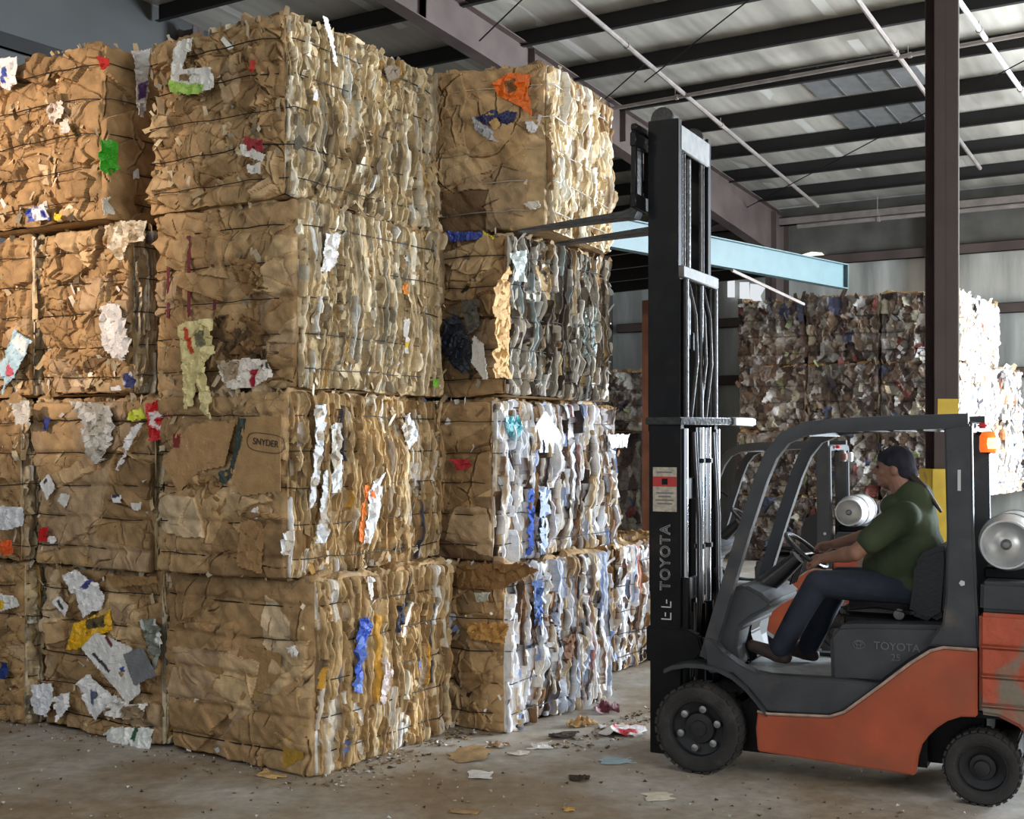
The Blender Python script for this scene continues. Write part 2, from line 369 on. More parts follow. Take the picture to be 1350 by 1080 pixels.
# skylight panels between purlins
for (pa, pb) in (((1062, 112), (1152, 128)), ((1110, 160), (1180, 170))):
    a = roofpt(*pa, drop=-PB+.02); u = a.dot(UD); v = a.dot(VD)
    P = [uvw(u-.7, v, roofz(u-.7)+PB-.02), uvw(u+.65, v, roofz(u+.65)+PB-.02), uvw(u+.65, v-1.7, roofz(u+.65)+PB-.02), uvw(u-.7, v-1.7, roofz(u-.7)+PB-.02)]
    mb = MB().add(P+[p+Vector((0, 0, -.02)) for p in P], [(0,1,2,3),(7,6,5,4),(0,4,5,1),(1,5,6,2),(2,6,7,3),(3,7,4,0)])
    for i in range(1, 4):
        q0 = P[0].lerp(P[3], i/4)-Vector((0, 0, .02)); q1 = P[1].lerp(P[2], i/4)-Vector((0, 0, .02)); solid(mb, q0, q1, .03, .03)
    struct(mb.build('window_%d' % (1 if pa[0] < 1100 else 2), M['skylight']))
# main building column with its yellow guard
cx, cy = 3.60, 10.5
mb = MB(); ibeam(mb, (cx, cy, 0), (cx, cy, 8.05), .19, .24, up=Vector((0, 1, 0)))
col = tag(mb.build('building_column', M['maroon']), 'tall maroon steel column rising to the roof behind the forklift driver', 'column')
g = MB(); g.box((cx-.135, cy-.17, 0), (cx+.11, cy-.135, 1.76)); g.box((cx-.135, cy-.17, 0), (cx-.12, cy+.15, 1.76)); g.box((cx+.11, cy-.17, 0), (cx+.125, cy+.15, 1.76))
g.build('column_guard', M['yellow'], col, .004, label='yellow painted steel guard around the column foot')
MB().box((cx-.07, cy-.1235, 2.17), (cx+.10, cy-.1205, 2.34)).build('paint_patch', M['yellow'], col, label='smear of yellow paint')
MB().box((cx+.1025, cy-.121, 2.3), (cx+.11, cy-.09, 8.0)).build('cable', M['pipebright'], col, label='pale cable running up the column edge')

# roof services
def pipe(name, a, b, r, m, label, cat, group=None, hang=True):
    mb = MB().tube([a, b], r, 8); o = mb.build(name, m); tag(o, label, cat, group)
    if hang:
        n = max(2, int((b-a).length/3))
        for i in range(n):
            p = a.lerp(b, (i+.5)/n); zt = roofz(p.dot(UD)); 
            h = MB()
            if zt-p.z > .03: h.tube([p, Vector((p.x, p.y, zt+.01))], .006, 5)
            h.tube([p+(b-a).normalized()*.0, p+(b-a).normalized()*.05], r*1.35, 8)
            h.build('hanger', M['pipe'], o)
    return o
pipe('conduit', roofpt(745, -8, .1), roofpt(1078, 272, .1), .035, M['pipe'], 'dull conduit running down the roof slope right above the mast top', 'pipe')
pipe('conduit', roofpt(1125, -8, .1), roofpt(1292, 222, .1), .035, M['pipe'], 'dull conduit crossing the roof just left of and behind the maroon column', 'pipe')
pipe('conduit', roofpt(1258, -8, .1), roofpt(1368, 150, .1), .035, M['pipebright'], 'bright white conduit on the roof right of the maroon column', 'pipe')
pipe('sprinkler_pipe', roofpt(760, 152, .12), roofpt(1380, 40, .12), .03, M['pipe'], 'sprinkler pipe hung across the roof purlins behind the mast top', 'pipe')
pipe('sprinkler_pipe', uvw(RU-.9, 8.8, 6.35), uvw(RU-.9, -14, 6.35), .045, M['pipe'], 'long sprinkler pipe hung along the eave of the far wall', 'pipe')
def rod(a, b, label): return tag(MB().tube([a, b], .010, 6).build('brace_rod', M['purlin']), label, 'brace')
rod(roofpt(850, 108, .25), roofpt(995, -6, .25), 'thin brace rod rising from the mast top to the upper edge')
rod(roofpt(935, 300, .3), roofpt(1354, 78, .3), 'long thin brace rod crossing behind the maroon column')
rod(roofpt(795, 133, .3), roofpt(850, 84, .3), 'short brace rod above the top bale lifted by the forks')
rod(ray(632, 54, 15.5), ray(694, -6, 15.0), 'brace rod in front of the brown rafter at the upper left')

# mezzanine with teal edge beam
A0, A1 = ray(790, 287, 13.2), ray(1113, 349, 17.0)
ztop = 4.37; A0.z = A1.z = ztop
dirm = (A1-A0).normalized(); back = Vector((-dirm.y, dirm.x, 0)) 
mz = thing('mezzanine', 'dark mezzanine deck with a teal steel edge beam behind the mast', 'mezzanine', (A0.x, A0.y, 0), math.atan2(dirm.y, dirm.x))
Lm = (A1-A0).length
mb = MB(); z0, z1 = ztop-.31, ztop
mb.box((-1.2, -.005, z0), (Lm, .005, z1)); mb.box((-1.2, -.06, z0-.012), (Lm, .06, z0)); mb.box((-1.2, -.06, z1), (Lm, .06, z1+.012))
mb.box((Lm-.01, -.06, z0), (Lm, .06, z1))
mb.build('edge_beam', M['teal'], mz, label='teal painted steel edge beam')
mb = MB().box((-1.2, .08, ztop-.05), (Lm-.1, 3.4, ztop+.02)); mb.build('deck', M['darkdeck'], mz)
mb = MB()
for i in range(6): mb.box((-.9+i*.95, .06, ztop-.25), (-.84+i*.95, 3.3, ztop-.05))
mb.build('joists', M['purlin'], mz)
mb = MB().tube([(Lm*.45, -.1, z0-.05), (Lm*.83, .1, z0-.28)], .02, 6); mb.build('loose_strap', M['pipe'], mz)
for (xx, yy) in ((Lm-.25, 3.1), (.6, 3.1)):
    mb = MB().box((xx, yy, 0), (xx+.15, yy+.15, ztop-.25)); mb.build('post', M['rust'], mz)
# torn opening and daylit panes
def wallpane(name, px0, py0, px1, py1, m, poly=None):
    def on(px, py):
        r = (px-675)/F_PX; D = (RU-.02)/(0.537*r+0.843); return ray(px, py, D)
    pts = [on(*p) for p in (poly or [(px0, py0), (px1, py0), (px1, py1), (px0, py1)])]
    n = len(pts); mb = MB().add(pts+[p+UD*.03 for p in pts], [tuple(range(n)), tuple(range(2*n-1, n-1, -1))]+[(i, i+n, (i+1)%n+n, (i+1)%n) for i in range(n)])
    return struct(mb.build(name, m))
wallpane('window_3', 0, 0, 0, 0, M['skyhole'], [(1056, 336), (1070, 332), (1083, 333), (1092, 342), (1112, 341), (1112, 360), (1070, 352)])
wallpane('window_4', 959, 368, 968, 392, M['glass_sky'])
wallpane('window_5', 975, 372, 987, 394, M['glass_sky'])
wallpane('window_6', 989, 374, 1010, 396, M['glass_sky'], [(989, 374), (1010, 376), (1002, 390), (1006, 402), (976, 402), (988, 394)])

# ------------------------------------------------------------------ noise for the bales
def vnoise(x, y, seed):
    xi = np.floor(x).astype(np.int64); yi = np.floor(y).astype(np.int64); xf = x-xi; yf = y-yi
    def h(a, b):
        n = (a*374761393+b*668265263+seed*974634777) & 0xffffffff
        n = ((n ^ (n >> 13))*1274126177) & 0xffffffff; n = n ^ (n >> 16)
        return (n & 0xffff)/32767.5-1
    u = xf*xf*(3-2*xf); v = yf*yf*(3-2*yf)
    return (h(xi, yi)*(1-u)+h(xi+1, yi)*u)*(1-v)+(h(xi, yi+1)*(1-u)+h(xi+1, yi+1)*u)*v
def hash01(a, b, seed):
    n = (a.astype(np.int64)*73856093 ^ b.astype(np.int64)*19349663 ^ (seed*83492791)) & 0xffffffff
    n = ((n ^ (n >> 15))*2246822519) & 0xffffffff; n = ((n ^ (n >> 13))*3266489917) & 0xffffffff
    return ((n ^ (n >> 16)) & 0xffffff)/16777215.0
def P_(*items):
    cols = np.array([lin(c) for c, _ in items]); w = np.array([x for _, x in items], float); return cols, np.cumsum(w/w.sum())
KRAFT = P_(((176,146,106),5),((160,130,92),5),((192,164,124),4),((142,114,80),4),((172,146,114),2.5),((116,92,66),1.0),((205,182,148),.8))
EDGE_T = P_(((196,176,140),6),((178,156,120),6),((214,198,168),4.5),((158,138,106),4),((156,148,130),2.5),((230,222,202),2),((112,96,76),1.6),((210,210,206),.7),((176,140,80),.25))
EDGE_T2 = P_(((190,162,118),6),((170,140,98),6),((206,182,142),4),((146,118,82),4),((214,204,188),2),((230,228,226),.9),((118,100,80),1),((120,140,190),.12),((60,60,70),.3),((200,150,60),.3))
EDGE_W = P_(((240,240,242),8),((222,224,230),5),((196,172,136),2.5),((138,104,72),3),((232,222,206),3),((92,72,58),3.2),((64,50,42),1.6),((150,170,215),.8),((170,180,200),.9),((180,120,110),.25),((50,50,60),.5))
EDGE_G = P_(((150,142,130),4),((190,182,168),3.5),((100,88,74),4),((228,222,212),2.5),((66,56,48),4.5),((180,152,112),3),((140,150,150),1))
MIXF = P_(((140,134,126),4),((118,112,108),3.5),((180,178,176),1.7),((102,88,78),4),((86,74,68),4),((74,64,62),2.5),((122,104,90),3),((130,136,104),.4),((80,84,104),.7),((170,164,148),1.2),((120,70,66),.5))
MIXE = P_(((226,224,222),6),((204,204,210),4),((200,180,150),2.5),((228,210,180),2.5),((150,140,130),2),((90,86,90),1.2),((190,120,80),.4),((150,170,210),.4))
def pick(pal, r):
    cols, cw = pal; return cols[np.minimum(np.searchsorted(cw, r), len(cols)-1)]

def edge_face(A, B, seed, pal, rough=1.0, fine=1.0, nfl=60):
    """sheets seen on edge: vertical wavy layers with broken ends. A horizontal, B vertical, metres"""
    rs = np.random.RandomState(seed)
    tw = A+0.009*vnoise(B*4, A*3, seed)+0.0035*vnoise(B*14, A*9, seed+1)+0.030*vnoise(B*1.6, A*1.2, seed+2)
    ws = rs.uniform(0.006, 0.026, 600)*fine; ws[rs.rand(600) < .12] *= 2.2; ed = np.cumsum(ws)-0.3
    idx = np.searchsorted(ed, tw); idx = np.clip(idx, 1, 599)
    fr = (tw-ed[idx-1])/ws[idx]
    ln = rs.uniform(.07, .60, 601)[idx]; off = rs.uniform(0, 5, 601)[idx]
    sg = np.floor((B+off+.02*vnoise(A*30, B*2, seed+8))/ln)
    fz = (B+off)/ln-sg
    r1 = hash01(idx, sg, seed+3); r2 = hash01(idx, sg, seed+4)
    h = (r1**.7-.62)*.062*rough+.012*np.sqrt(np.clip(np.sin(np.clip(fr, 0, 1)*PI), 0, 1))
    h += .010*rough*vnoise(B*14, idx*3.7, seed+5)
    h += .020*vnoise(A*4, B*4, seed+6)
    h += np.where(r2 > .86, .03*(1-np.abs(fz*2-1)), 0)   # curled-out sheets
    h += .006*vnoise(A*60, B*25, seed+9)
    h -= .016*np.exp(-(np.minimum(fr, 1-fr)*ws[idx]/.0022)**2)*(r2 > .35)
    col = pick(pal, hash01(idx, sg, seed+7)).copy()
    # turned-over flaps seen flat
    for _ in range(int(nfl)):
        ca, cb = rs.uniform(A.min(), A.max()), rs.uniform(B.min(), B.max()); s = rs.uniform(.010, .042)*(1.8 if _ < 12 else 1)
        th = rs.uniform(-.6, .6); da = (A-ca)*math.cos(th)+(B-cb)*math.sin(th); db = -(A-ca)*math.sin(th)+(B-cb)*math.cos(th)
        as_ = rs.uniform(.9, 2.6)
        m = (np.abs(da)+.35*np.abs(db/as_)+.012*vnoise(A*30, B*30, seed+31) < s*.6) & (np.abs(db) < s*as_)
        if m.any():
            h = np.where(m, rs.uniform(-.012, .026)+da*rs.uniform(-.5, .5)+db*rs.uniform(-.15, .15)+.004*vnoise(A*20, B*20, seed), h)
            col[m] = pick(pal, np.array([rs.rand()]))[0]
    return h, col

def sheet_face(A, B, seed, pal, n=16, crump=1.0, size=(.18, .6), cells=70):
    """flat sheets lying on the face, creased and torn"""
    rs = np.random.RandomState(seed)
    h = .014*vnoise(A*2.5, B*2.5, seed)+np.zeros_like(A); col = np.zeros(A.shape+(3,)); col[:] = pick(pal, np.array([rs.rand()*.5]))[0]
    w0, w1, b0, b1 = A.min(), A.max(), B.min(), B.max()
    for i in range(n):
        ca, cb = rs.uniform(w0, w1), rs.uniform(b0, b1); th = rs.normal(0, .35)
        sa, sb = rs.uniform(*size), rs.uniform(*size)*.8
        s2 = 1.0-.55*i/n; sa *= s2; sb *= s2
        da = (A-ca)*math.cos(th)+(B-cb)*math.sin(th); db = -(A-ca)*math.sin(th)+(B-cb)*math.cos(th)
        wob = .010*vnoise(A*9, B*9, seed+i)+.006*vnoise(A*30, B*30, seed+40+i)
        k1, k2 = rs.uniform(-.4, .4, 2)
        m = (np.abs(da+k1*db)+wob < sa/2) & (np.abs(db+k2*da)+wob < sb/2)
        g1, g2 = rs.normal(0, .05, 2)
        hh = .004*(i % 5)+.012+g1*da+g2*db
        hh = hh+rs.uniform(-.004, .022)
        h = np.where(m, np.maximum(hh, h*.5-.004), h); col[m] = pick(pal, np.array([rs.rand()]))[0]
    # crumple facets
    K = int(cells); pa = rs.uniform(w0, w1, K); pb = rs.uniform(b0, b1, K); g = rs.normal(0, .11*crump, (K, 2))
    wa = A+.02*vnoise(A*8, B*8, seed+90); wb = B+.02*vnoise(A*8, B*8, seed+91)
    d = (wa[..., None]-pa)**2+((wb[..., None]-pb)*1.15)**2
    o = np.argpartition(d, 1, axis=-1)[..., :2]; dd = np.sqrt(np.take_along_axis(d, o, -1))
    near = np.argmin(dd, -1)[..., None]; i0 = np.take_along_axis(o, near, -1)[..., 0]
    e = np.abs(dd[..., 0]-dd[..., 1])
    fac = np.clip(g[i0, 0]*(wa-pa[i0])+g[i0, 1]*(wb-pb[i0]), -.03, .03)
    h = h+fac-.010*crump*np.exp(-e/.008)
    h += .006*crump*vnoise(A*18, B*18, seed+77)-.012*crump*np.clip(.25-np.abs(vnoise(A*5, B*5, seed+78)), 0, 1)
    for _ in range(int(16+10*crump)):
        ca, cb = rs.uniform(w0, w1), rs.uniform(b0, b1); th = rs.choice([PI/2, rs.uniform(0, PI)])+rs.normal(0, .25); L_ = rs.uniform(.04, .20)
        da = (A-ca)*math.cos(th)+(B-cb)*math.sin(th); db = -(A-ca)*math.sin(th)+(B-cb)*math.cos(th)+rs.normal(0, 2.0)*da*da+.006*vnoise(A*25, B*25, seed+_)
        wd_ = rs.uniform(.003, .008)*np.clip(1-(da/L_)**2, 0, 1)+1e-5
        h = h-.030*np.exp(-(db/wd_)**2)*(np.abs(da) < L_)+.010*np.exp(-((db-.012)/.008)**2)*np.clip(1-(da/L_)**2, 0, 1)
    return h, col

def clump_face(A, B, seed, pal, cells=150, amp=1.0, stretch=1.0):
    """wads of mixed paper: every cell its own scrap"""
    rs = np.random.RandomState(seed); K = cells
    pa = rs.uniform(A.min(), A.max(), K); pb = rs.uniform(B.min(), B.max(), K); g = rs.normal(0, .28*amp, (K, 2)); z = rs.uniform(-.03, .03, K)*amp
    wa = A+.03*vnoise(A*9, B*9, seed)+.012*vnoise(A*25, B*25, seed+2); wb = B+.03*vnoise(A*9, B*9, seed+1)+.012*vnoise(A*25, B*25, seed+3)
    d = ((wa[..., None]-pa)*stretch)**2+(wb[..., None]-pb)**2; i0 = np.argmin(d, -1)
    h = z[i0]+np.clip(g[i0, 0]*(wa-pa[i0])+g[i0, 1]*(wb-pb[i0]), -.04, .04)+.012*vnoise(A*22, B*22, seed+5)*amp
    return h, pick(pal, hash01(i0, i0*0+3, seed+6))

def bale_mesh(Lu, Lv, H, seed, res, front, side, wires, rnd=.055, lump=.028, topres=.022, indent=.02):
    """closed bale body, local x=u from the near corner, y=v, z up. front = face x=0, side = face y=0"""
    V = []; Fc = []; CO = []; base = 0
    def rounded(p):
        lo = np.array([rnd, rnd, rnd*.8]); hi = np.array([Lu-rnd, Lv-rnd, H-rnd*.8])
        q = np.clip(p, lo, hi); dv = p-q; n = dv/np.maximum(np.linalg.norm(dv, axis=-1, keepdims=True), 1e-9)
        return q+n*rnd, n
    def lum(p):
        a = vnoise(p[..., 0]*2.2+p[..., 2]*1.3+7, p[..., 1]*2.2-p[..., 2]*1.1, seed+11)
        b = vnoise(p[..., 0]*6+p[..., 2]*5, p[..., 1]*6-p[..., 2]*4.2+3, seed+12)
        c = vnoise(p[..., 0]*19+p[..., 2]*15, p[..., 1]*19-p[..., 2]*13+3, seed+13)
        return lump*a+lump*.55*b+lump*.28*c
    specs = [('x0', front, res), ('y0', side, res), ('x1', None, .05), ('y1', None, .05), ('z1', None, topres), ('z0', None, .06)]
    for nm, fn, r in specs:
        if nm[0] == 'x': da, db = Lv, H
        elif nm[0] == 'y': da, db = Lu, H
        else: da, db = Lu, Lv
        na, nb = max(4, int(da/r))+1, max(4, int(db/r))+1
        a = np.linspace(0, da, na); b = np.linspace(0, db, nb)
        if nm in ('x0', 'y0', 'z1', 'x1', 'y1'): pass
        A, B = np.meshgrid(a, b, indexing='ij')
        if nm == 'x0': p = np.stack([A*0, A, B], -1)
        elif nm == 'x1': p = np.stack([A*0+Lu, A, B], -1)
        elif nm == 'y0': p = np.stack([A, A*0, B], -1)
        elif nm == 'y1': p = np.stack([A, A*0+Lv, B], -1)
        elif nm == 'z1': p = np.stack([A, B, A*0+H], -1)
        else: p = np.stack([A, B, A*0], -1)
        if fn is None:
            if nm == 'z1': h, c = clump_face(A, B, seed+50, PALTOP[0], 120, .8)
            else: h = np.zeros_like(A); c = np.zeros(A.shape+(3,)); c[:] = lin((150, 122, 84))
        else: h, c = fn(A, B)
        rp, n = rounded(p)
        em = np.minimum(np.minimum(A, da-A), np.minimum(B, db-B)); fall = np.clip(em/.028, 0, 1)
        if nm[0] != 'z':
            for wz in wires:
                h = h-(indent if nm == 'x0' and fn is not None else .007)*np.exp(-((B-wz-.004*vnoise(A*6, B*0, seed))/.022)**2)
            bul = .022*(1-(2*B/db-1)**2)*(1-(2*A/da-1)**4)
            h = h+bul
        disp = h*fall+lum(p)*(0.25 if nm == 'z0' else 1)
        rp = rp+n*disp[..., None]
        if nm == 'z0': rp[..., 2] = np.maximum(rp[..., 2], 0)
        rp[..., 2] = np.maximum(rp[..., 2], 0.002)
        ii = np.arange(na*nb).reshape(na, nb)+base
        q = np.stack([ii[:-1, :-1], ii[1:, :-1], ii[1:, 1:], ii[:-1, 1:]], -1).reshape(-1, 4)
        if nm in ('x0', 'y1', 'z0'): q = q[:, ::-1]
        V.append(rp.reshape(-1, 3)); CO.append(c.reshape(-1, 3)); Fc.append(q); base += na*nb
    return np.concatenate(V), np.concatenate(Fc), np.concatenate(CO)
PALTOP = [KRAFT]
def np_mesh(name, V, Q, CO, smooth=False):
    me = bpy.data.meshes.new(name); me.vertices.add(len(V)); me.vertices.foreach_set('co', V.astype(np.float32).ravel())
    me.loops.add(Q.size); me.loops.foreach_set('vertex_index', Q.astype(np.int32).ravel())
    me.polygons.add(len(Q)); me.polygons.foreach_set('loop_start', np.arange(0, Q.size, Q.shape[1], dtype=np.int32))
    me.polygons.foreach_set('use_smooth', np.full(len(Q), smooth))
    at = me.color_attributes.new('Col', 'FLOAT_COLOR', 'POINT')
    at.data.foreach_set('color', np.concatenate([CO, np.ones((len(CO), 1))], 1).astype(np.float32).ravel())
    me.update(calc_edges=True); me.validate(); return me

def scraps_mesh(Lu, Lv, H, seed, n, pal, sz=(.02, .07), up=.5):
    """small torn bits that stick out of the faces and the upper rims"""
    rs = np.random.RandomState(seed); V = []; Q = []; CO = []; b = 0
    for i in range(n):
        t = rs.rand(); 
        if t < .33: o = np.array([-.015, rs.uniform(.02, Lv-.02), rs.uniform(.04, H-.02)]); nrm = np.array([-1, 0, 0.]); tg = np.array([0, 1., 0])
        elif t < .80: o = np.array([rs.uniform(.02, Lu-.02), -.015, rs.uniform(.04, H-.02)]); nrm = np.array([0, -1., 0]); tg = np.array([1., 0, 0])
        elif t < .87: o = np.array([-.0, rs.uniform(0, Lv), H-.01]); nrm = np.array([-.5, 0, .8]); tg = np.array([0, 1., 0])
        elif t < .96: o = np.array([rs.uniform(0, Lu), -.0, H-.01]); nrm = np.array([0, -.5, .8]); tg = np.array([1., 0, 0])
        else: o = np.array([rs.uniform(0, Lu), rs.uniform(0, Lv), H]); nrm = np.array([rs.normal()*.4, rs.normal()*.4, 1]); tg = np.array([1., 0, 0])
        s = rs.uniform(*sz); l = s*rs.uniform(.8, 2.0)*(.55 if t >= .8 else 1); s *= (.8 if t >= .8 else .8)
        upv = np.array([0, 0, 1.])*rs.choice([1, -1]) if t < .8 else nrm
        dirv = upv*rs.uniform(.6, 1)+tg*rs.normal(0, .5)+nrm*rs.uniform(.05, .45); dirv /= np.linalg.norm(dirv)
        wv = np.cross(dirv, nrm+.3*rs.normal(size=3)); wv /= np.linalg.norm(wv)+1e-9
        curl = nrm*rs.uniform(-.3, .5)
        st = 4; pts = []
        for k in range(st):
            f = k/(st-1); c = o-nrm*.012+dirv*l*f+curl*l*f*f*.7; ww = s*.5*(1-.35*f*rs.rand())
            pts += [c-wv*ww, c+wv*ww+dirv*l*.1*rs.normal()]
        V += pts; CO += [pick(pal, np.array([rs.rand()]))[0]]*(2*st)
        for k in range(st-1): Q.append([b+2*k, b+2*k+1, b+2*k+3, b+2*k+2])
        b += 2*st
    return np.array(V), np.array(Q), np.array(CO)

def wire_pts(Lu, Lv, z, seed, off=.024, H=1.15):
    rs = random.Random(seed); r = .05; P = []; sag = rs.uniform(-.015, .015)
    def seg(x0, y0, x1, y1, n=10):
        for i in range(n):
            f = i/n; x = x0+(x1-x0)*f; y = y0+(y1-y0)*f
            P.append((x, y, z+sag*math.sin(f*3+seed)+rs.uniform(-.006, .006)))
    o = off; bz = .022*(1-(2*z/H-1)**2)*.6
    seg(r, -o-bz*.5, Lu-r, -o-bz*.5); seg(Lu+o, r, Lu+o, Lv-r, 5); seg(Lu-r, Lv+o, r, Lv+o, 5); seg(-o-bz*.5, Lv-r, -o-bz*.5, r)
    return P

BALES = {}
def bale(key, corner, Lu, Lv, z0, H, label, seed, front, side, rot=0.0, res=.006, nsc=260, spal=EDGE_T, wires=(.13, .34, .56, .78, 1.0), topal=KRAFT, group='cardboard and paper bales in the front stacks', m='card', name='cardboard_bale', body='compressed_cardboard', bright=False, lump=.026, wr=.0038, ssz=(.014, .055)):
    wires = [wz*H/1.15 for wz in wires]
    t = thing(name, label, 'bale', (corner[0], corner[1], z0), BROT+rot, group)
    PALTOP[0] = topal
    f = {'sheet': lambda A, B: sheet_face(A, B, seed+100, front[1], **(front[2] if len(front) > 2 else {})), 'edge': lambda A, B: edge_face(A, B, seed+100, front[1]),
         'clump': lambda A, B: clump_face(A, B, seed+100, front[1], **(front[2] if len(front) > 2 else {}))}[front[0]]
    s = {'edge': lambda A, B: edge_face(A, B, seed+200, side[1], **(side[2] if len(side) > 2 else {})), 'sheet': lambda A, B: sheet_face(A, B, seed+200, side[1], **(side[2] if len(side) > 2 else {})),
         'clump': lambda A, B: clump_face(A, B, seed+200, side[1], **(side[2] if len(side) > 2 else {}))}[side[0]]
    V, Q, CO = bale_mesh(Lu, Lv, H, seed, res, f, s, wires, lump=lump)
    link(body, np_mesh(body, V, Q, CO), M[m], t)
    if nsc:
        V, Q, CO = scraps_mesh(Lu, Lv, H, seed+5, nsc, spal, sz=ssz)
        o = link('loose_scraps', np_mesh('loose_scraps', V, Q, CO), M[m], t); o['kind'] = 'stuff'
    for i, wz in enumerate(wires):
        mb = MB().tube(wire_pts(Lu, Lv, wz, seed+i, H=H), wr, 4, closed=True); link('wire', mb.mesh('wire'), M['wire_bright' if bright else 'wire'], t)
    BALES[key] = (t, Vector((corner[0], corner[1], z0)), BROT+rot, Lu, Lv, H)
    return t
def hide_free(x): return x

Z = [0, 1.165, 2.295, 3.44]       # course heights of the stacks
HH = [1.16, 1.125, 1.14, 1.10]
SM = dict(n=12, crump=.34, size=(.45, 1.1), cells=20)      # smoother, bigger sheets
CR = dict(n=22, crump=1.5, size=(.12, .45), cells=90)    # crumpled
# centre stack
bale('B4', (-1.17, 7.42), 1.40, 1.25, Z[0], HH[0], 'lowest bale of the front corner stack, smooth brown cartons on its left face', 11, ('sheet', KRAFT, SM), ('edge', EDGE_T2, dict(fine=1.3)))
bale('B3', (-1.33, 7.42), 1.60, 1.10, Z[1], HH[1], 'second bale up of the front corner stack, with an oval stamped name and orange strip', 22, ('sheet', KRAFT, dict(n=10, crump=.55, size=(.35, .8), cells=32)), ('edge', EDGE_T2))
bale('B2', (-1.27, 7.42), 1.50, 1.22, Z[2], HH[2], 'third bale up of the front corner stack, with a cream bag hanging off it', 33, ('sheet', KRAFT, dict(n=14, crump=.9, size=(.25, .8), cells=45)), ('edge', EDGE_T))
bale('B1', (-1.345, 7.42), 1.55, 1.18, Z[3], 1.10, 'topmost bale of the front corner stack, reaching the top of the picture', 44, ('sheet', KRAFT, CR), ('edge', EDGE_T, dict(rough=1.2, nfl=110)), nsc=330, lump=.034)
# left stack
bale('A4', (-2.27, 8.12), 1.40, 1.22, Z[0], 1.13, 'lowest bale of the left stack, printed white sheets and yellow bag on it', 55, ('sheet', KRAFT, dict(n=16, crump=1.0, size=(.2, .7), cells=60)), ('edge', EDGE_T))
bale('A3', (-2.32, 8.12), 1.40, 1.20, 1.14, 1.13, 'second bale up of the left stack, with small shipping labels and crinkled clear film', 66, ('sheet', KRAFT, SM), ('edge', EDGE_T))
bale('A2', (-2.485, 8.20), 1.40, .92, Z[2], 1.12, 'third bale up of the left stack, torn sheets and a white wrapper in warm light', 77, ('sheet', KRAFT, CR), ('edge', EDGE_T))
bale('A1', (-2.668, 8.137), 1.40, 1.28, 3.435, 1.17, 'topmost bale of the left stack, warm lit face and shaded side with green film', 88, ('sheet', KRAFT, CR), ('sheet', KRAFT, SM), nsc=230, lump=.034)
bale('Z4', (-3.42, 8.78), 1.40, 1.10, Z[0], 1.13, 'lowest bale at the left picture edge, yellow and blue scraps on it', 99, ('sheet', KRAFT, CR), ('edge', EDGE_T), res=.011)
bale('Z3', (-3.42, 8.70), 1.40, 1.10, 1.14, 1.13, 'second bale up at the left picture edge, with a white bag and orange ball', 111, ('sheet', KRAFT, dict(n=12, crump=.8)), ('edge', EDGE_T), res=.011)
bale('Z2', (-3.33, 8.68), 1.40, 1.10, Z[2], 1.12, 'third bale up at the left picture edge, printed pale blue sheet on its corner', 122, ('sheet', KRAFT, CR), ('edge', EDGE_T), res=.011)
# right stack
bale('C4', (-.05, 8.50), 1.50, 1.20, Z[0], 1.14, 'lowest bale of the right stack, white paper edges, just left of the mast foot', 133, ('sheet', KRAFT, dict(n=18, crump=.9)), ('edge', EDGE_W, dict(fine=1.25, rough=1.5, nfl=35)), m='paper', spal=EDGE_W)
bale('C3', (-.13, 8.56), 1.85, 1.15, 1.15, 1.12, 'second bale up of the right stack, a white diamond shaped card on its side', 144, ('sheet', KRAFT, SM), ('edge', EDGE_W, dict(rough=1.4, nfl=40)), m='paper', spal=EDGE_W)
bale('C2', (-.036, 8.55), 1.50, 1.10, Z[2], 1.12, 'third bale up of the right stack, dark blue bag on its corner, below the forks', 155, ('sheet', KRAFT, dict(n=16, crump=1.0)), ('edge', EDGE_G, dict(rough=1.4)), m='paper', spal=EDGE_G)
bale('C1', (.245, 8.60), 1.37, 1.10, 3.45, 1.15, 'topmost bale of the right stack, orange bag on its face, lifted by the forks', 166, ('sheet', KRAFT, SM), ('edge', P_(((236,224,200),5),((214,194,158),5),((186,160,120),4),((244,240,230),3),((150,120,86),2)), dict(fine=1.5)), rot=math.radians(9), bright=True, wr=.0042, nsc=200, spal=EDGE_T)
bale('E4', (.88, 10.7), 1.50, 1.2, 0, 1.08, 'low bale of white paper between the right stack and the mast', 177, ('sheet', KRAFT), ('edge', EDGE_W), res=.012, m='paper', spal=EDGE_W, group=None)

# far pile of mixed paper
rows = ['bottom', 'second', 'third', 'top']; HF = 1.072
def far_corner(uo, vo): 
    p = Vector((6.76, 19.0, 0))+UD*uo+VD*vo; return (p.x, p.y)
colsn = ['just left of the maroon column', 'middle of its row', 'end by the mast']
sd = 400
for r in range(4):
    for c in range(3):
        dark = [0, 0, .0][c]
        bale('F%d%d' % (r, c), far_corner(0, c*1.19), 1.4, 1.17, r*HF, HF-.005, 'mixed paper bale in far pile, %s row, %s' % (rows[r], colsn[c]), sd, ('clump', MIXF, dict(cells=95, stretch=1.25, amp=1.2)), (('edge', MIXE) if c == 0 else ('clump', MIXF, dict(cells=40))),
             res=.018 if c else .016, nsc=80, spal=MIXF if c else MIXE, group='mixed paper bales in the far pile', m='paper', name='mixed_paper_bale', body='compressed_paper', wires=(.2, .5, .8), wr=.004, lump=.035, ssz=(.04, .12)); sd += 7
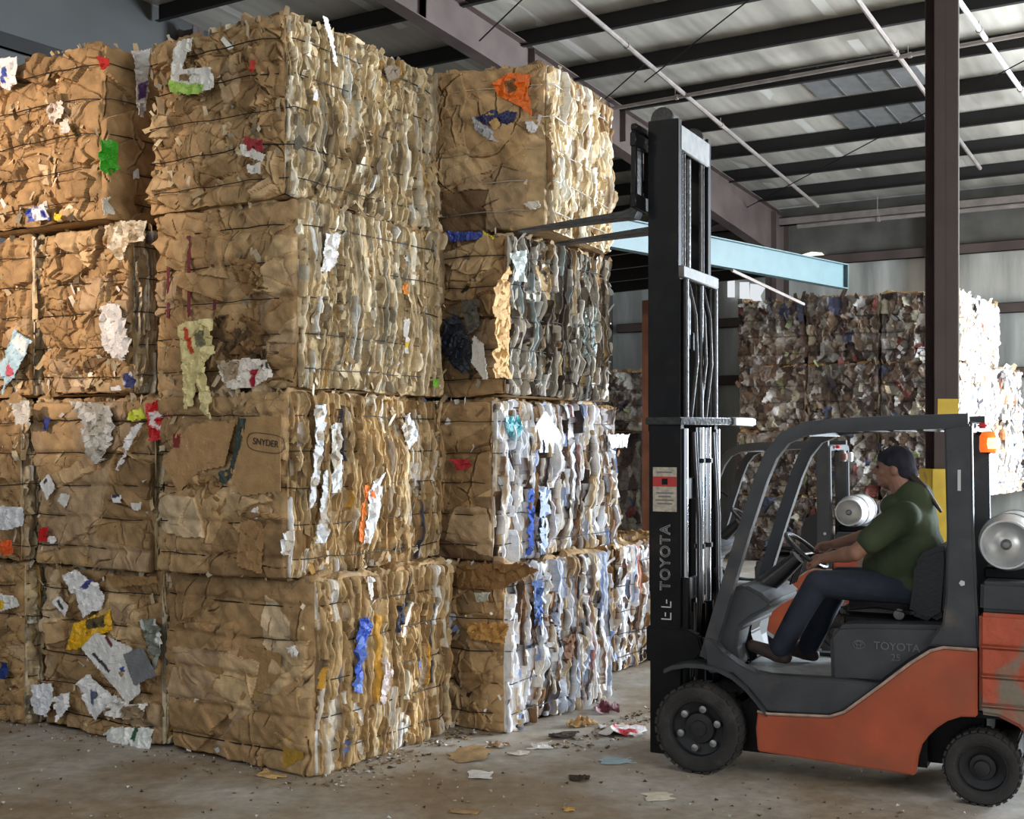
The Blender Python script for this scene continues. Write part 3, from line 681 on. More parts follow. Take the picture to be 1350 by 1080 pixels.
for i, (uo, r, nm) in enumerate([(1.5, 3, 'top row'), (1.5, 2, 'third row'), (1.5, 1, 'second row'), (3.0, 2, 'third row'), (3.0, 1, 'second row'), (4.5, 1, 'second row')]):
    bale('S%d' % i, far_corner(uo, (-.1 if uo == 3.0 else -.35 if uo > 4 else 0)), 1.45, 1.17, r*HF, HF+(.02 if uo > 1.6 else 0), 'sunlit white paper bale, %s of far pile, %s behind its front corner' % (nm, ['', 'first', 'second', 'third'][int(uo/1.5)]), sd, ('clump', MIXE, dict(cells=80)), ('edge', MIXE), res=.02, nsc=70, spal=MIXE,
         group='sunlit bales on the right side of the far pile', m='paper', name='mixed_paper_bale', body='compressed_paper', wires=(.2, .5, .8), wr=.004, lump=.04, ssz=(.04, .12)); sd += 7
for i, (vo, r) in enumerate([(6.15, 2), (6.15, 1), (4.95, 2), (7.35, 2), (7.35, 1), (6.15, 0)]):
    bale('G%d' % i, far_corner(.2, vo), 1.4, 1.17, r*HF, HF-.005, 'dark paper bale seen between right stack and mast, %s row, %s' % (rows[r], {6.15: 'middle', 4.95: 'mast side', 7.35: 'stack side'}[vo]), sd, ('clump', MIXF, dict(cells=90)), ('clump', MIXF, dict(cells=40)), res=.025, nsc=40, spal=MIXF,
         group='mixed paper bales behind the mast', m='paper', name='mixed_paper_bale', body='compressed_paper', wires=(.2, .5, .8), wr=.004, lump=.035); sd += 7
#SECTION2
# ------------------------------------------------------------------ bags, sheets and scraps caught in the bales (parts of each bale)
def inpoly(x, y, P):
    c = np.zeros(x.shape, bool); n = len(P); j = n-1
    for i in range(n):
        xi, yi = P[i]; xj, yj = P[j]
        c ^= ((yi > y) != (yj > y)) & (x < (xj-xi)*(y-yi)/((yj-yi) or 1e-9)+xi); j = i
    return c
fseed = [900]
def local_ray(key, face, px, py, off):
    t, o, rz, Lu, Lv, H = BALES[key]; R = Matrix.Rotation(-rz, 3, 'Z')
    c = R @ (Vector((0, 0, EYE))-o); d = R @ Vector(((px-675)/F_PX, 1, (HZ-py)/F_PX))
    k_ = 0 if face == 'f' else 1; s = (-off-c[k_])/d[k_]; p = c+d*s
    return (p.y, p.z) if face == 'f' else (p.x, p.z)
def feat(key, face, poly, col, name='paper_sheet', label=None, m='paper', off=.068, cr=1.0, col2=None, second=None, res=.008):
    fseed[0] += 1; sd_ = fseed[0]; rs = np.random.RandomState(sd_)
    t, o, rz, Lu, Lv, H = BALES[key]
    P = [local_ray(key, face, x, y, off) for x, y in poly]
    xs = [p[0] for p in P]; ys = [p[1] for p in P]
    na = max(3, int((max(xs)-min(xs))/res)+1); nb = max(3, int((max(ys)-min(ys))/res)+1)
    A, B = np.meshgrid(np.linspace(min(xs)-res, max(xs)+res, na+2), np.linspace(min(ys)-res, max(ys)+res, nb+2), indexing='ij')
    nz = .002+.004*min(cr, 1.5); wa = A+nz*vnoise(A*30, B*30, sd_); wb = B+nz*vnoise(A*30, B*30, sd_+1)
    ins = inpoly(wa, wb, P)
    K = max(4, int(3+(max(xs)-min(xs))*(max(ys)-min(ys))*420)); pa = rs.uniform(min(xs), max(xs), K); pb = rs.uniform(min(ys), max(ys), K); g = rs.normal(0, .26*cr, (K, 2))
    d = (A[..., None]-pa)**2+(B[..., None]-pb)**2; i0 = np.argmin(d, -1)
    h = off+np.clip(g[i0, 0]*(A-pa[i0])+g[i0, 1]*(B-pb[i0]), -.022, .022)+cr*.006*vnoise(A*20, B*20, sd_+2)
    V = np.stack([-h, A, B], -1) if face == 'f' else np.stack([A, -h, B], -1)
    c0 = np.array(lin(col)); CO = np.zeros(A.shape+(3,)); CO[:] = c0
    if col2 is not None:
        mm = vnoise(A*14, B*14, sd_+5) > .15; CO[mm] = lin(col2)
    if second is not None:
        for (pp, cc) in second:
            q = [local_ray(key, face, x, y, off) for x, y in pp]; CO[inpoly(wa, wb, q)] = lin(cc)
    ii = np.arange(A.size).reshape(A.shape); keep = ins[:-1, :-1] & ins[1:, 1:] | ins[1:, :-1] & ins[:-1, 1:]
    Q = np.stack([ii[:-1, :-1], ii[1:, :-1], ii[1:, 1:], ii[:-1, 1:]], -1)[keep]
    if face == 'f': Q = Q[:, ::-1]
    if len(Q) == 0: return None
    used, inv = np.unique(Q, return_inverse=True); Q = inv.reshape(-1, 4)
    V = V.reshape(-1, 3)[used]; CO = CO.reshape(-1, 3)[used]
    ob = link(name, np_mesh(name, V, Q, CO), M[m], t, label)
    md = ob.modifiers.new('thickness', 'SOLIDIFY'); md.thickness = .003; md.offset = 0
    return ob
W_ = (232, 232, 232); BR = (160, 128, 90)
feat('A4', 'f', [(107,855),(127,833),(173,853),(187,913),(168,927)], (222,222,220), label='white printed sheet', cr=.3, off=.095, second=[([(120,862),(124,860),(146,884),(143,887)], (60,60,70)), ([(138,840),(142,839),(149,852),(146,855)], (110,50,50)), ([(158,880),(164,879),(165,886),(159,887)], (60,80,140))])
feat('A4', 'f', [(162,863),(187,852),(207,890),(177,905)], (120,122,126), label='grey sheet', cr=.2, off=.10)
feat('A4', 'f', [(97,823),(145,802),(148,830),(100,857),(87,858)], (232,180,30), 'plastic_bag', 'yellow bag', 'film', second=[([(112,818),(138,810),(138,826),(115,830)], (90,80,50))])
feat('A4', 'f', [(80,760),(100,750),(133,773),(137,787),(133,803),(108,815),(100,787)], W_, label='white sheet', second=[([(106,774),(124,758),(128,764),(112,778)], (70,70,130))])
feat('A4', 'f', [(68,793),(78,785),(91,800),(85,813)], W_, label='white card', cr=.3, second=[([(74,792),(78,791),(85,803),(82,805)], (60,60,60))])
feat('A4', 'f', [(102,903),(115,888),(153,922),(122,950)], W_, label='white sheet', second=[([(120,910),(130,912),(124,930),(120,925)], (90,100,120))])
feat('A4', 'f', [(39,903),(68,900),(70,917),(62,947),(43,940)], (226,228,235), 'plastic_bag', 'white bag', 'film')
feat('A4', 'f', [(70,920),(90,913),(93,930),(75,953)], W_, 'plastic_bag', 'white bag', 'film', cr=1.5)
feat('A4', 'f', [(137,968),(150,958),(203,960),(197,988),(140,988)], (235,238,235), 'plastic_bag', 'white bag with a green stripe', 'film', second=[([(170,976),(178,958),(183,958),(176,978)], (40,90,60))])
feat('A4', 'f', [(183,817),(203,815),(213,840),(207,900),(197,860)], (215,218,215), 'plastic_bag', 'white crumpled wrapper', 'film', cr=1.6, col2=(120,125,115))
feat('A4', 'f', [(150,915),(178,930),(196,925),(188,950),(150,948),(138,940)], (228,226,220), label='shredded white paper', cr=2.5, col2=(150,130,105))
feat('A4', 'f', [(140,758),(205,760),(207,770),(150,776)], (150,118,78), 'cardboard_tube', 'flattened brown carton', cr=.5, off=.06)
feat('A3', 'f', [(90,528),(112,530),(146,534),(152,559),(137,606),(124,615),(106,578),(109,559)], (205,203,198), 'plastic_film', 'crinkled clear film', 'film', cr=1.6, col2=(170,165,155))
feat('A3', 'f', [(174,562),(190,556),(168,596),(151,624),(162,590)], W_, label='torn white strip')
feat('A3', 'f', [(168,544),(187,537),(190,553),(168,556)], (205,215,60), 'plastic_bag', 'lime bag', 'film')
feat('A3', 'f', [(52,637),(64,624),(73,642),(62,659)], W_, 'shipping_label', 'white label', cr=.2, second=[([(57,634),(62,630),(64,634),(59,639)], (70,70,70))])
feat('A3', 'f', [(75,660),(82,649),(93,652),(86,670)], (222,222,214), 'shipping_label', 'white label', cr=.2)
feat('A3', 'f', [(146,652),(159,651),(159,665),(148,662)], W_, 'shipping_label', 'white label', cr=.2, second=[([(148,651),(157,651),(157,656),(148,656)], (60,60,80))])
feat('A3', 'f', [(172,663),(186,662),(186,673),(173,673)], (225,222,215), 'shipping_label', 'pale label', cr=.4)
feat('A3', 'f', [(51,696),(64,694),(64,715),(51,715)], (190,35,35), label='red scrap', cr=.6)
feat('A3', 'f', [(64,705),(75,708),(72,717),(62,716)], W_, label='white scrap', cr=.6)
feat('A3', 'f', [(190,532),(226,524),(228,577),(199,583)], (190,20,25), 'plastic_bag', 'red bag with a white squiggle', 'film', off=.07, second=[([(196,546),(206,542),(222,543),(224,552),(214,550),(206,552),(204,558),(212,562),(208,568),(199,560)], (235,225,225)), ([(212,556),(220,556),(219,565),(214,572),(210,566)], (235,225,225))])
feat('A3', 'f', [(58,548),(66,552),(62,568),(55,570)], (60,70,140), label='blue scrap', cr=.8)
feat('Z3', 'f', [(-4,666),(26,668),(32,678),(30,694),(8,699),(-6,698)], (225,228,232), 'plastic_bag', 'white bag', 'film', off=.07)
feat('Z3', 'f', [(1,713),(12,711),(18,718),(18,728),(8,733),(0,731)], (235,95,30), 'plastic_ball', 'orange wad', 'film', off=.07)
feat('Z3', 'f', [(14,532),(38,528),(40,560),(20,562)], (205,200,190), 'plastic_film', 'clear film', 'film', cr=1.6)
feat('Z2', 'f', [(0,481),(19,434),(41,450),(25,485),(3,522)], (170,200,215), label='pale blue printed sheet', second=[([(6,490),(14,480),(18,492),(10,500)], (190,90,110)), ([(14,450),(24,440),(38,452),(30,470)], (225,228,230))])
feat('Z4', 'f', [(-4,782),(20,786),(26,800),(0,806)], (225,225,220), 'plastic_bag', 'white bag', 'film', second=[([(-4,790),(6,792),(4,803),(-4,803)], (230,190,40))])
feat('Z4', 'f', [(-3,872),(10,874),(9,896),(-3,896)], (40,60,120), label='blue scrap')
feat('A2', 'f', [(132,403),(157,400),(173,450),(164,478),(150,474),(135,456)], (222,220,218), 'plastic_bag', 'white wrapper', 'film', cr=1.4)
feat('A2', 'f', [(135,299),(150,292),(195,289),(189,318),(170,322),(157,346),(146,325)], (215,205,185), 'plastic_film', 'crumpled clear film', 'film', cr=1.8, col2=(170,150,120))
feat('A2', 'f', [(158,494),(175,490),(177,512),(166,513)], (60,66,110), label='blue scrap', cr=1.4, col2=(190,190,195))
feat('A2', 'f', [(146,510),(158,508),(160,516),(148,517)], W_, label='white scrap')
feat('A1', 'f', [(-3,76),(22,74),(22,110),(8,118),(0,112)], (228,226,226), 'plastic_bag', 'white and blue bag', 'film', second=[([(1,90),(8,88),(8,110),(3,110)], (60,80,160))])
feat('A1', 'f', [(33,274),(63,268),(66,290),(35,293)], (70,90,175), 'plastic_bag', 'blue and white bag', 'film', cr=1.5, col2=(225,225,235))
feat('A1', 'f', [(70,280),(82,282),(80,290),(71,291)], (235,200,50), label='yellow scrap')
feat('A1', 'f', [(60,138),(82,132),(85,151),(68,164)], (215,205,195), 'plastic_film', 'clear film', 'film', cr=1.5)
feat('A1', 'f', [(77,160),(91,157),(93,176),(82,178)], (215,208,200), 'plastic_film', 'clear film', 'film', cr=1.5)
feat('A1', 'f', [(128,73),(142,76),(142,92),(133,92)], (175,45,40), label='red scrap')
feat('A1', 's', [(129,183),(157,186),(156,220),(145,233),(131,222)], (60,170,40), 'plastic_film', 'green film', 'film')
feat('A1', 's', [(176,66),(197,65),(196,120),(189,157),(182,150)], (215,212,210), 'plastic_bag', 'white bag', 'film', second=[([(182,112),(196,104),(192,128),(184,132)], (90,60,120))])
feat('A1', 's', [(134,262),(150,258),(150,284),(136,284)], (215,215,205), label='white scrap')
feat('A1', 's', [(176,226),(183,221),(183,236),(176,236)], W_, label='white scrap', cr=.3)
feat('B1', 'f', [(227,72),(239,50),(255,50),(248,70),(239,91),(262,88),(280,88),(283,116),(252,127),(223,121),(226,100)], (228,228,222), 'plastic_bag', 'white and green bag', 'film', second=[([(223,104),(240,110),(268,112),(266,125),(252,130),(222,123)], (160,200,90)), ([(235,98),(250,98),(250,108),(238,108)], (120,96,60))])
feat('B1', 'f', [(321,180),(350,184),(348,201),(325,200)], (160,60,65), label='red scrap', cr=1.4)
feat('B1', 'f', [(316,189),(350,204),(345,213),(320,205)], (225,222,215), label='white scrap')
feat('B1', 'f', [(327,217),(343,215),(345,229),(328,230)], (220,216,208), label='white scrap')
feat('B1', 'f', [(328,80),(337,78),(335,96),(328,96)], (190,70,60), label='red scrap')
feat('B1', 's', [(424,20),(432,22),(441,55),(446,92),(440,80),(433,50)], (235,232,225), label='white strip', cr=.5)
feat('B1', 's', [(506,90),(518,84),(528,88),(527,103),(512,108)], (110,96,78), 'cardboard_flap', cr=.3)
feat('B1', 's', [(386,185),(396,178),(402,190),(392,198)], (90,84,70), 'cardboard_flap', cr=.3)
feat('B1', 's', [(412,122),(418,118),(419,132),(414,134)], W_, label='white scrap')
for pp in ([(220,352),(224,352),(223,420),(219,420)], [(246,310),(251,310),(252,418),(247,418)], [(277,340),(282,340),(286,410),(281,410)]):
    feat('B2', 'f', pp, (110,52,58), 'printed_stripe', 'dark red printed stripe', cr=.1, off=.052, res=.006)
feat('B2', 'f', [(277,420),(320,412),(345,430),(352,470),(330,480),(300,478)], (120,92,60), 'torn_carton', 'torn dark brown carton', cr=2.6, off=.05, col2=(92,72,50))
feat('B2', 'f', [(302,338),(338,345),(350,372),(330,392),(312,378)], (150,118,80), 'torn_carton', cr=2.2, off=.045)
feat('B2', 'f', [(233,431),(245,424),(280,418),(281,465),(270,478),(277,520),(280,556),(264,540),(258,500),(254,535),(243,540),(240,480)], (222,208,150), 'plastic_bag', 'cream bag with a red printed bar', 'film', off=.075, cr=.8, second=[([(241,432),(247,431),(256,465),(250,467)], (200,75,45)), ([(254,440),(268,436),(272,455),(260,458)], (120,115,85))])
feat('B2', 'f', [(283,475),(325,472),(352,474),(359,497),(331,513),(299,513)], (226,218,208), 'plastic_bag', 'white bag with a red stripe', 'film', off=.065, second=[([(329,488),(339,486),(336,509),(330,510)], (170,30,50)), ([(343,480),(346,478),(348,486),(345,488)], (50,50,50)), ([(349,478),(352,477),(354,485),(351,486)], (50,50,50)), ([(283,475),(318,474),(312,500),(299,505)], (170,150,125))])
feat('B2', 's', [(430,307),(450,308),(446,335),(437,359),(424,359)], (235,232,230), 'plastic_bag', 'white scrap', 'film')
feat('B2', 's', [(533,420),(540,420),(539,466),(534,466)], (235,232,228), label='white strip', second=[([(533,450),(540,450),(540,458),(533,458)], (230,190,60))])
feat('B2', 's', [(571,498),(578,500),(577,511),(571,509)], (110,170,50), label='green scrap')
feat('B2', 's', [(531,375),(539,372),(538,388),(532,388)], (225,140,60), label='orange scrap')
feat('B3', 'f', [(322,549),(371,547),(370,648),(318,655),(306,628)], (172,138,96), 'carton_panel', 'smooth carton panel', cr=.04, off=.060)
feat('B3', 'f', [(213,610),(250,560),(312,552),(296,615),(262,622),(236,650)], (176,140,98), 'carton_panel', 'smooth carton panel', cr=.15, off=.045)
feat('B3', 'f', [(314,550),(325,550),(318,585),(306,624),(296,640),(288,637),(289,621),(303,618)], (62,72,66), 'tape_strip', 'dark green strip', cr=.5, off=.066)
feat('B3', 'f', [(227,572),(238,572),(236,590),(228,590)], (130,50,45), 'printed_mark', 'dark red mark', cr=.1, off=.052)
feat('B3', 'f', [(317,690),(325,685),(342,686),(349,700),(345,758),(311,746)], (160,126,86), 'cardboard_flap', cr=.5, off=.07)
feat('B3', 'f', [(244,640),(262,622),(290,632),(292,680),(266,690),(248,672)], (148,118,80), 'torn_carton', cr=1.8, off=.05)
feat('B3', 'f', [(330,672),(340,668),(342,684),(333,684)], (226,222,218), label='white scrap')
for pp in ([(415,533),(432,533),(427,584),(417,659),(407,672),(414,591)], [(436,560),(451,556),(451,649),(437,652)], [(427,621),(434,618),(431,717),(417,717)], [(529,563),(541,543),(553,574),(540,594)], [(372,703),(388,698),(384,735),(370,730)]):
    feat('B3', 's', pp, (228,232,236), label='white scrap', cr=1.2, col2=(190,180,165))
feat('B3', 's', [(480,638),(489,638),(480,718),(473,713)], (238,130,60), label='orange strip', cr=.7, off=.055)
feat('B3', 's', [(487,645),(505,621),(499,683),(489,717),(480,717)], W_, label='white strip', cr=1.0, second=[([(489,646),(496,646),(496,656),(489,656)], (240,110,40))])
feat('B4', 's', [(474,815),(484,812),(491,822),(485,848),(480,880),(478,915),(467,913),(470,848)], (60,95,200), 'plastic_bag', 'blue bag', 'film', cr=1.3, col2=(110,140,220))
feat('B4', 's', [(507,863),(520,885),(507,930),(502,922)], (220,205,200), 'plastic_bag', 'white scrap', 'film')
feat('B4', 's', [(483,759),(494,761),(491,793),(487,790)], (232,230,225), label='white scrap')
feat('B4', 's', [(525,800),(533,796),(533,822),(522,838)], (60,60,75), label='dark scrap', cr=1.5)
feat('B4', 'f', [(372,957),(403,955),(400,1000),(373,1014)], (168,132,52), 'carton_panel', 'yellowish carton panel', cr=.3, off=.055)
feat('B4', 'f', [(377,853),(392,850),(393,867),(383,867)], W_, label='white scrap', cr=1.5)
feat('B4', 'f', [(235,838),(330,850),(372,862),(370,930),(300,920),(228,900)], (160,128,86), 'carton_panel', 'smooth carton panel', cr=.22, off=.048)
feat('C1', 'f', [(648,111),(658,104),(671,96),(700,96),(696,118),(702,155),(686,141),(656,126)], (226,110,30), 'plastic_bag', 'orange bag', 'film', off=.06, second=[([(664,108),(680,104),(682,118),(672,124)], (120,80,40))])
feat('C1', 'f', [(626,156),(652,143),(682,148),(678,163),(652,170)], (38,44,90), 'plastic_bag', 'navy bag', 'film', off=.06)
feat('C1', 'f', [(621,153),(640,166),(662,178),(658,189),(644,184),(626,172)], (178,180,186), 'plastic_bag', 'grey white bag', 'film', off=.065)
feat('C1', 'f', [(643,160),(655,154),(661,165),(650,173)], (196,160,110), label='tan scrap', cr=.4, off=.075)
feat('C1', 'f', [(693,159),(700,158),(710,167),(704,176),(695,172)], (222,222,225), 'plastic_bag', 'white scrap', 'film')
feat('C1', 'f', [(690,267),(711,263),(712,272),(700,278)], (226,222,210), 'plastic_bag', 'white scrap', 'film')
feat('C2', 'f', [(587,420),(604,414),(618,444),(625,458),(621,485),(611,495),(591,475),(579,458)], (36,42,56), 'plastic_bag', 'dark navy bag', 'film', off=.09)
feat('C2', 'f', [(623,441),(638,455),(644,499),(638,502),(621,478)], (232,230,226), 'plastic_bag', 'white bag', 'film', off=.10, cr=.6)
feat('C2', 'f', [(604,395),(632,395),(632,431),(618,441)], (104,100,94), 'plastic_bag', 'grey bag', 'film', off=.08)
feat('C2', 'f', [(591,305),(637,305),(652,315),(593,320)], (60,80,160), 'plastic_bag', 'blue and yellow wrapper', 'film', off=.05, second=[([(636,304),(653,304),(653,318),(636,318)], (220,205,60))])
feat('C2', 's', [(676,332),(692,330),(690,372),(678,370)], (198,208,205), 'plastic_bag', 'pale grey film', 'film', cr=1.4)
feat('C2', 's', [(770,410),(788,404),(786,470),(768,474)], (120,128,122), 'plastic_bag', 'grey green film', 'film', cr=1.4)
feat('C2', 's', [(652,380),(672,350),(672,500),(652,498)], (206,170,120), 'carton_edge', 'bright brown carton edge', cr=1.2)
feat('C3', 's', [(702,567),(719,541),(741,574),(732,598),(712,598)], (228,232,236), 'diamond_card', 'white diamond card', cr=.15, off=.07)
feat('C3', 's', [(666,550),(683,546),(690,570),(679,584),(669,570)], (70,150,160), 'plastic_bag', 'teal bag', 'film', cr=1.3, off=.055)
feat('C3', 'f', [(594,604),(618,606),(620,618),(604,620)], (175,50,60), label='red scrap', cr=1.5)
feat('C3', 's', [(696,645),(705,645),(703,727),(696,734)], (60,90,170), label='blue strip', cr=1.3)
feat('C3', 's', [(712,640),(724,642),(722,730),(712,732)], (205,218,240), label='pale blue strip', cr=1.3)
feat('C3', 's', [(800,572),(830,572),(826,590),(806,592)], W_, 'cardboard_flap', cr=.6, off=.08)
feat('C4', 's', [(704,767),(715,763),(715,826),(704,826)], (90,115,165), label='blue strip', cr=1.4)
feat('C4', 's', [(742,842),(756,834),(760,852),(750,880),(744,870)], (120,84,60), 'carton_edge', 'brown torn carton', cr=1.3)
feat('C4', 's', [(754,876),(780,858),(782,905),(760,900)], (205,222,240), label='pale blue sheet', cr=1.0, off=.06)
feat('C4', 'f', [(612,820),(672,822),(664,850),(620,842)], (186,142,82), 'carton_panel', cr=1.2)
feat('C4', 'f', [(600,745),(690,742),(712,752),(660,778),(600,776)], (130,98,62), 'cardboard_flap', cr=1.0, off=.07)
feat('C4', 'f', [(624,782),(645,780),(645,794),(626,794)], (190,192,180), label='pale scrap')
# writing stamped on the carton panel
def text_mesh(s, size, ext=.0015):
    cu = bpy.data.curves.new('t', 'FONT'); cu.body = s; cu.size = size; cu.extrude = ext; cu.align_x = 'CENTER'; cu.align_y = 'CENTER'
    o = bpy.data.objects.new('t', cu); C.objects.link(o); dg = bpy.context.evaluated_depsgraph_get()
    me = bpy.data.meshes.new_from_object(o.evaluated_get(dg)); bpy.data.objects.remove(o); bpy.data.curves.remove(cu); return me
M['ink'] = mat('stamp_ink', (0.05, 0.04, 0.03), 0.8)
ta, tb = local_ray('B3', 'f', 350, 584, .066)
tm = text_mesh('SNYDER', .056, .001)
# local frame on the front face: text x -> -y, text y -> z, normal -> -x
XF = Matrix(((0, 0, -1, -.0665), (-1, 0, 0, ta), (0, 1, 0, tb), (0, 0, 0, 1))) @ Matrix.Rotation(math.radians(-6), 4, 'Z')
tm.transform(XF); st = link('stamped_name', tm, M['ink'], BALES['B3'][0], 'stamped name in an oval')
mb = MB(); ring = []
for i in range(40):
    a = 2*PI*i/40; ring.append(XF @ Vector((.150*abs(math.cos(a))**.55*math.copysign(1, math.cos(a)), .055*abs(math.sin(a))**.7*math.copysign(1, math.sin(a)), 0)))
mb.tube(ring, .0022, 4, closed=True); mb.build('oval_outline', M['ink'], st)

# ------------------------------------------------------------------ forklift
def wheel(parent, name, x, y, R, wd, side, lugs, hub):
    """side=+1 outer face towards +y"""
    T = Matrix.Translation((x, y, R)) @ Matrix.Rotation(-PI/2*side, 4, 'X')
    h = wd/2; rr = R*.66
    mb = MB(); mb.lathe([(rr, -h), (R*.93, -h), (R*.985, -h*.8), (R, -h*.6), (R, h*.6), (R*.985, h*.8), (R*.93, h), (R*.86, h*1.04), (rr*1.06, h*.98), (rr, h*.9)], 48, T, cap=False)
    nl = 30
    for i in range(nl):
        for sg in (-1, 1):
            a = 2*PI*(i+(.5 if sg > 0 else 0))/nl; Q = T @ Matrix.Rotation(a, 4, 'Z')
            mb.box((R*.955, -.018*R/.27, min(0, sg*h*1.0)), (R*1.012, .018*R/.27, max(0, sg*h*1.0)), Q)
    t = mb.build('tyre', M['rubber'], parent)
    mb = MB(); mb.lathe([(rr*1.0, h*.9), (rr*.93, h*.88), (rr*.9, h*.45), (rr*.55, h*.25), (rr*.5, h*.55), (rr*.28, h*.6), (rr*.26, h*.75), (.001, h*.78)], 40, T, cap=False)
    mb.lathe([(rr*1.0, -h*.95), (.001, -h*.9)], 30, T, cap=False)
    rim = mb.build('rim', M['rim'], parent)
    if lugs:
        for i in range(6):
            a = 2*PI*(i+.3)/6; mb = MB().lathe([(.020, 0), (.022, h*.5), (.012, h*.55), (.001, h*.56)], 10, T @ Matrix.Translation((rr*.68*math.cos(a), rr*.68*math.sin(a), h*.25)), cap=False)
            mb.build('lug_nut', M['steel'], rim)
    else:
        MB().lathe([(rr*.34, h*.7), (rr*.3, h*1.02), (.03, h*1.06), (.001, h*1.06)], 24, T, cap=False).build('hub_cap', M['rim'], rim)
    return rim
def put_text(s, size, Mx, m, parent, name='lettering', ext=.0025):
    me = text_mesh(s, size, ext); me.transform(Mx); return link(name, me, m, parent)
def frame_pts(y, sc=1.0):
    return [(-.02, y, .68), (-.15, y, 1.11), (-.26, y, 1.47), (-.36, y, 1.77), (-.42, y, 1.91), (-.50, y, 2.01), (-.62, y, 2.065), (-.78, y, 2.083), (-1.1, y, 2.095), (-1.52, y, 2.105)]
def forklift(name, label, loc, rz, scale, raised):
    t = thing(name, label, 'forklift', loc, rz, None); t.scale = (scale,)*3
    B = lambda mb, n, m, bev=0.0, label=None, parent=t: mb.build(n, M[m], parent, bev, label)
    for s in (1, -1):
        wheel(t, 'front', 0, s*.470, .267, .165, s, True, False); wheel(t, 'rear', -1.595, s*.42, .205, .15, s, False, True)
    # orange chassis side with rear arch
    side = [(-.357, .168), (-.345, .30), (-.357, .40), (-.42, .392), (-.60, .402), (-.78, .412), (-.86, .445), (-.95, .52), (-1.06, .612), (-1.22, .75), (-1.33, .83), (-1.40, .853), (-1.573, .853), (-1.573, .49), (-1.49, .483), (-1.42, .453), (-1.365, .41), (-1.32, .36), (-1.28, .30), (-1.26, .23), (-1.247, .132)]
    mb = MB()
    for s in (1, -1): mb.prism(side, s*.44 if s > 0 else -.52, .52 if s > 0 else -.44)
    sp = MB().prism(side, .44, .52); B(sp, 'side_panel', 'orange', .008, 'orange painted side panel')
    sp = MB().prism(side, -.52, -.44); B(sp, 'side_panel', 'orange', .008, 'orange painted side panel')
    core = [(-.30, .16), (-.30, .42), (-1.56, .42), (-1.56, .5), (-1.25, .5), (-1.25, .16)]
    B(MB().prism([(-.20, .14), (-.20, .40), (-1.24, .40), (-1.24, .14)], -.43, .43), 'chassis', 'black')
    B(MB().prism([(-1.24, .16), (-1.24, .50), (-1.95, .50), (-1.95, .26), (-1.86, .30), (-1.86, .47), (-1.30, .47), (-1.30, .16)], -.49, .43), 'wheel_well', 'black')
    B(MB().box((-1.60, -.30, .16), (-1.28, .30, .47)), 'rear_frame', 'black', .01)
    B(MB().box((-1.75, -.33, .13), (-1.45, .33, .28)), 'steer_axle', 'black', .01)
    B(MB().box((-.12, -.36, .16), (.12, .36, .42)), 'drive_axle', 'black', .02)
    # worn trim along the edge of the panel
    for s in (1, -1):
        B(MB().tube([(x, s*.522, z+.004) for x, z in side[2:13]], .009, 6), 'edge_trim', 'trimline', label='pale worn edge')
    # grey floor and step skirt
    skirt = [(-.02, .80), (-.05, .60), (-.20, .615), (-.31, .52), (-.405, .405), (-.60, .412), (-.78, .422), (-.86, .455), (-.95, .53), (-1.06, .622), (-.80, .628), (-.42, .618), (-.33, .63), (-.24, .665), (-.14, .73), (-.06, .81)]
    B(MB().prism(skirt, .40, .50), 'step_skirt', 'grey', .008); B(MB().prism(skirt, -.50, -.40), 'step_skirt', 'grey', .008)
    B(MB().prism([(-.18, .60), (-.32, .60), (-.78, .60), (-.78, .56), (-.18, .56)], -.41, .41), 'floor_plate', 'lightgrey')
    for s in (1, -1):
        pts = [(.225, .605), (.17, .632), (.08, .652), (-.01, .655), (-.11, .642), (-.20, .605), (-.28, .545), (-.35, .47), (-.41, .40)]
        mb = MB(); n = len(pts); y0, y1 = (.33, .535) if s > 0 else (-.535, -.33)
        outer = pts+[(x-.004, z-.026) for x, z in pts[::-1]]
        B(MB().prism(outer, y0, y1), 'fender', 'grey', .004)
    # cowl
    B(MB().prism([(-.02, .62), (-.02, .82), (-.09, 1.045), (-.15, 1.10), (-.23, 1.125), (-.33, 1.08), (-.40, 1.02), (-.37, .98), (-.28, .93), (-.20, .86), (-.18, .74), (-.20, .62)], -.36, .36), 'cowl', 'greyplastic', .02)
    B(MB().prism([(-.21, .62), (-.25, .66), (-.20, .80), (-.21, .86), (-.17, .86), (-.17, .62)], -.10, .12), 'pedal', 'black', .01)
    # engine hood under the seat
    B(MB().prism([(-.765, .60), (-.755, .86), (-.80, .925), (-.90, .94), (-1.40, .965), (-1.56, .93), (-1.56, .80), (-1.36, .845), (-1.22, .75), (-1.06, .612)], -.40, .435), 'engine_hood', 'greyplastic', .025)
    XY = lambda x, y, z, r=0: Matrix.Translation((x, y, z)) @ Matrix(((-1, 0, 0, 0), (0, 0, 1, 0), (0, 1, 0, 0), (0, 0, 0, 1))) @ Matrix.Rotation(r, 4, 'Z')
    put_text('TOYOTA', .062, XY(-1.135, .437, .826), M['stencil'], t, 'hood_lettering')
    mb = MB()
    for (a, b, dx) in ((.034, .024, 0), (.012, .022, 0), (.024, .010, .008)):
        mb.tube([(-.925+a*math.cos(q), .438, .826+dx+b*math.sin(q)) for q in [2*PI*i/24 for i in range(24)]], .0022, 4, closed=True)
    B(mb, 'hood_emblem', 'stencil')
    put_text('25', .055, XY(-1.13, .437, .765), M['stencil'], t, 'hood_number')
    # seat
    B(MB().box((-1.24, -.24, .955), (-.79, .25, 1.045)), 'seat_cushion', 'vinyl', .035)
    B(MB().box((-1.30, -.22, .90), (-.80, .24, .965)), 'seat_base', 'black', .01)
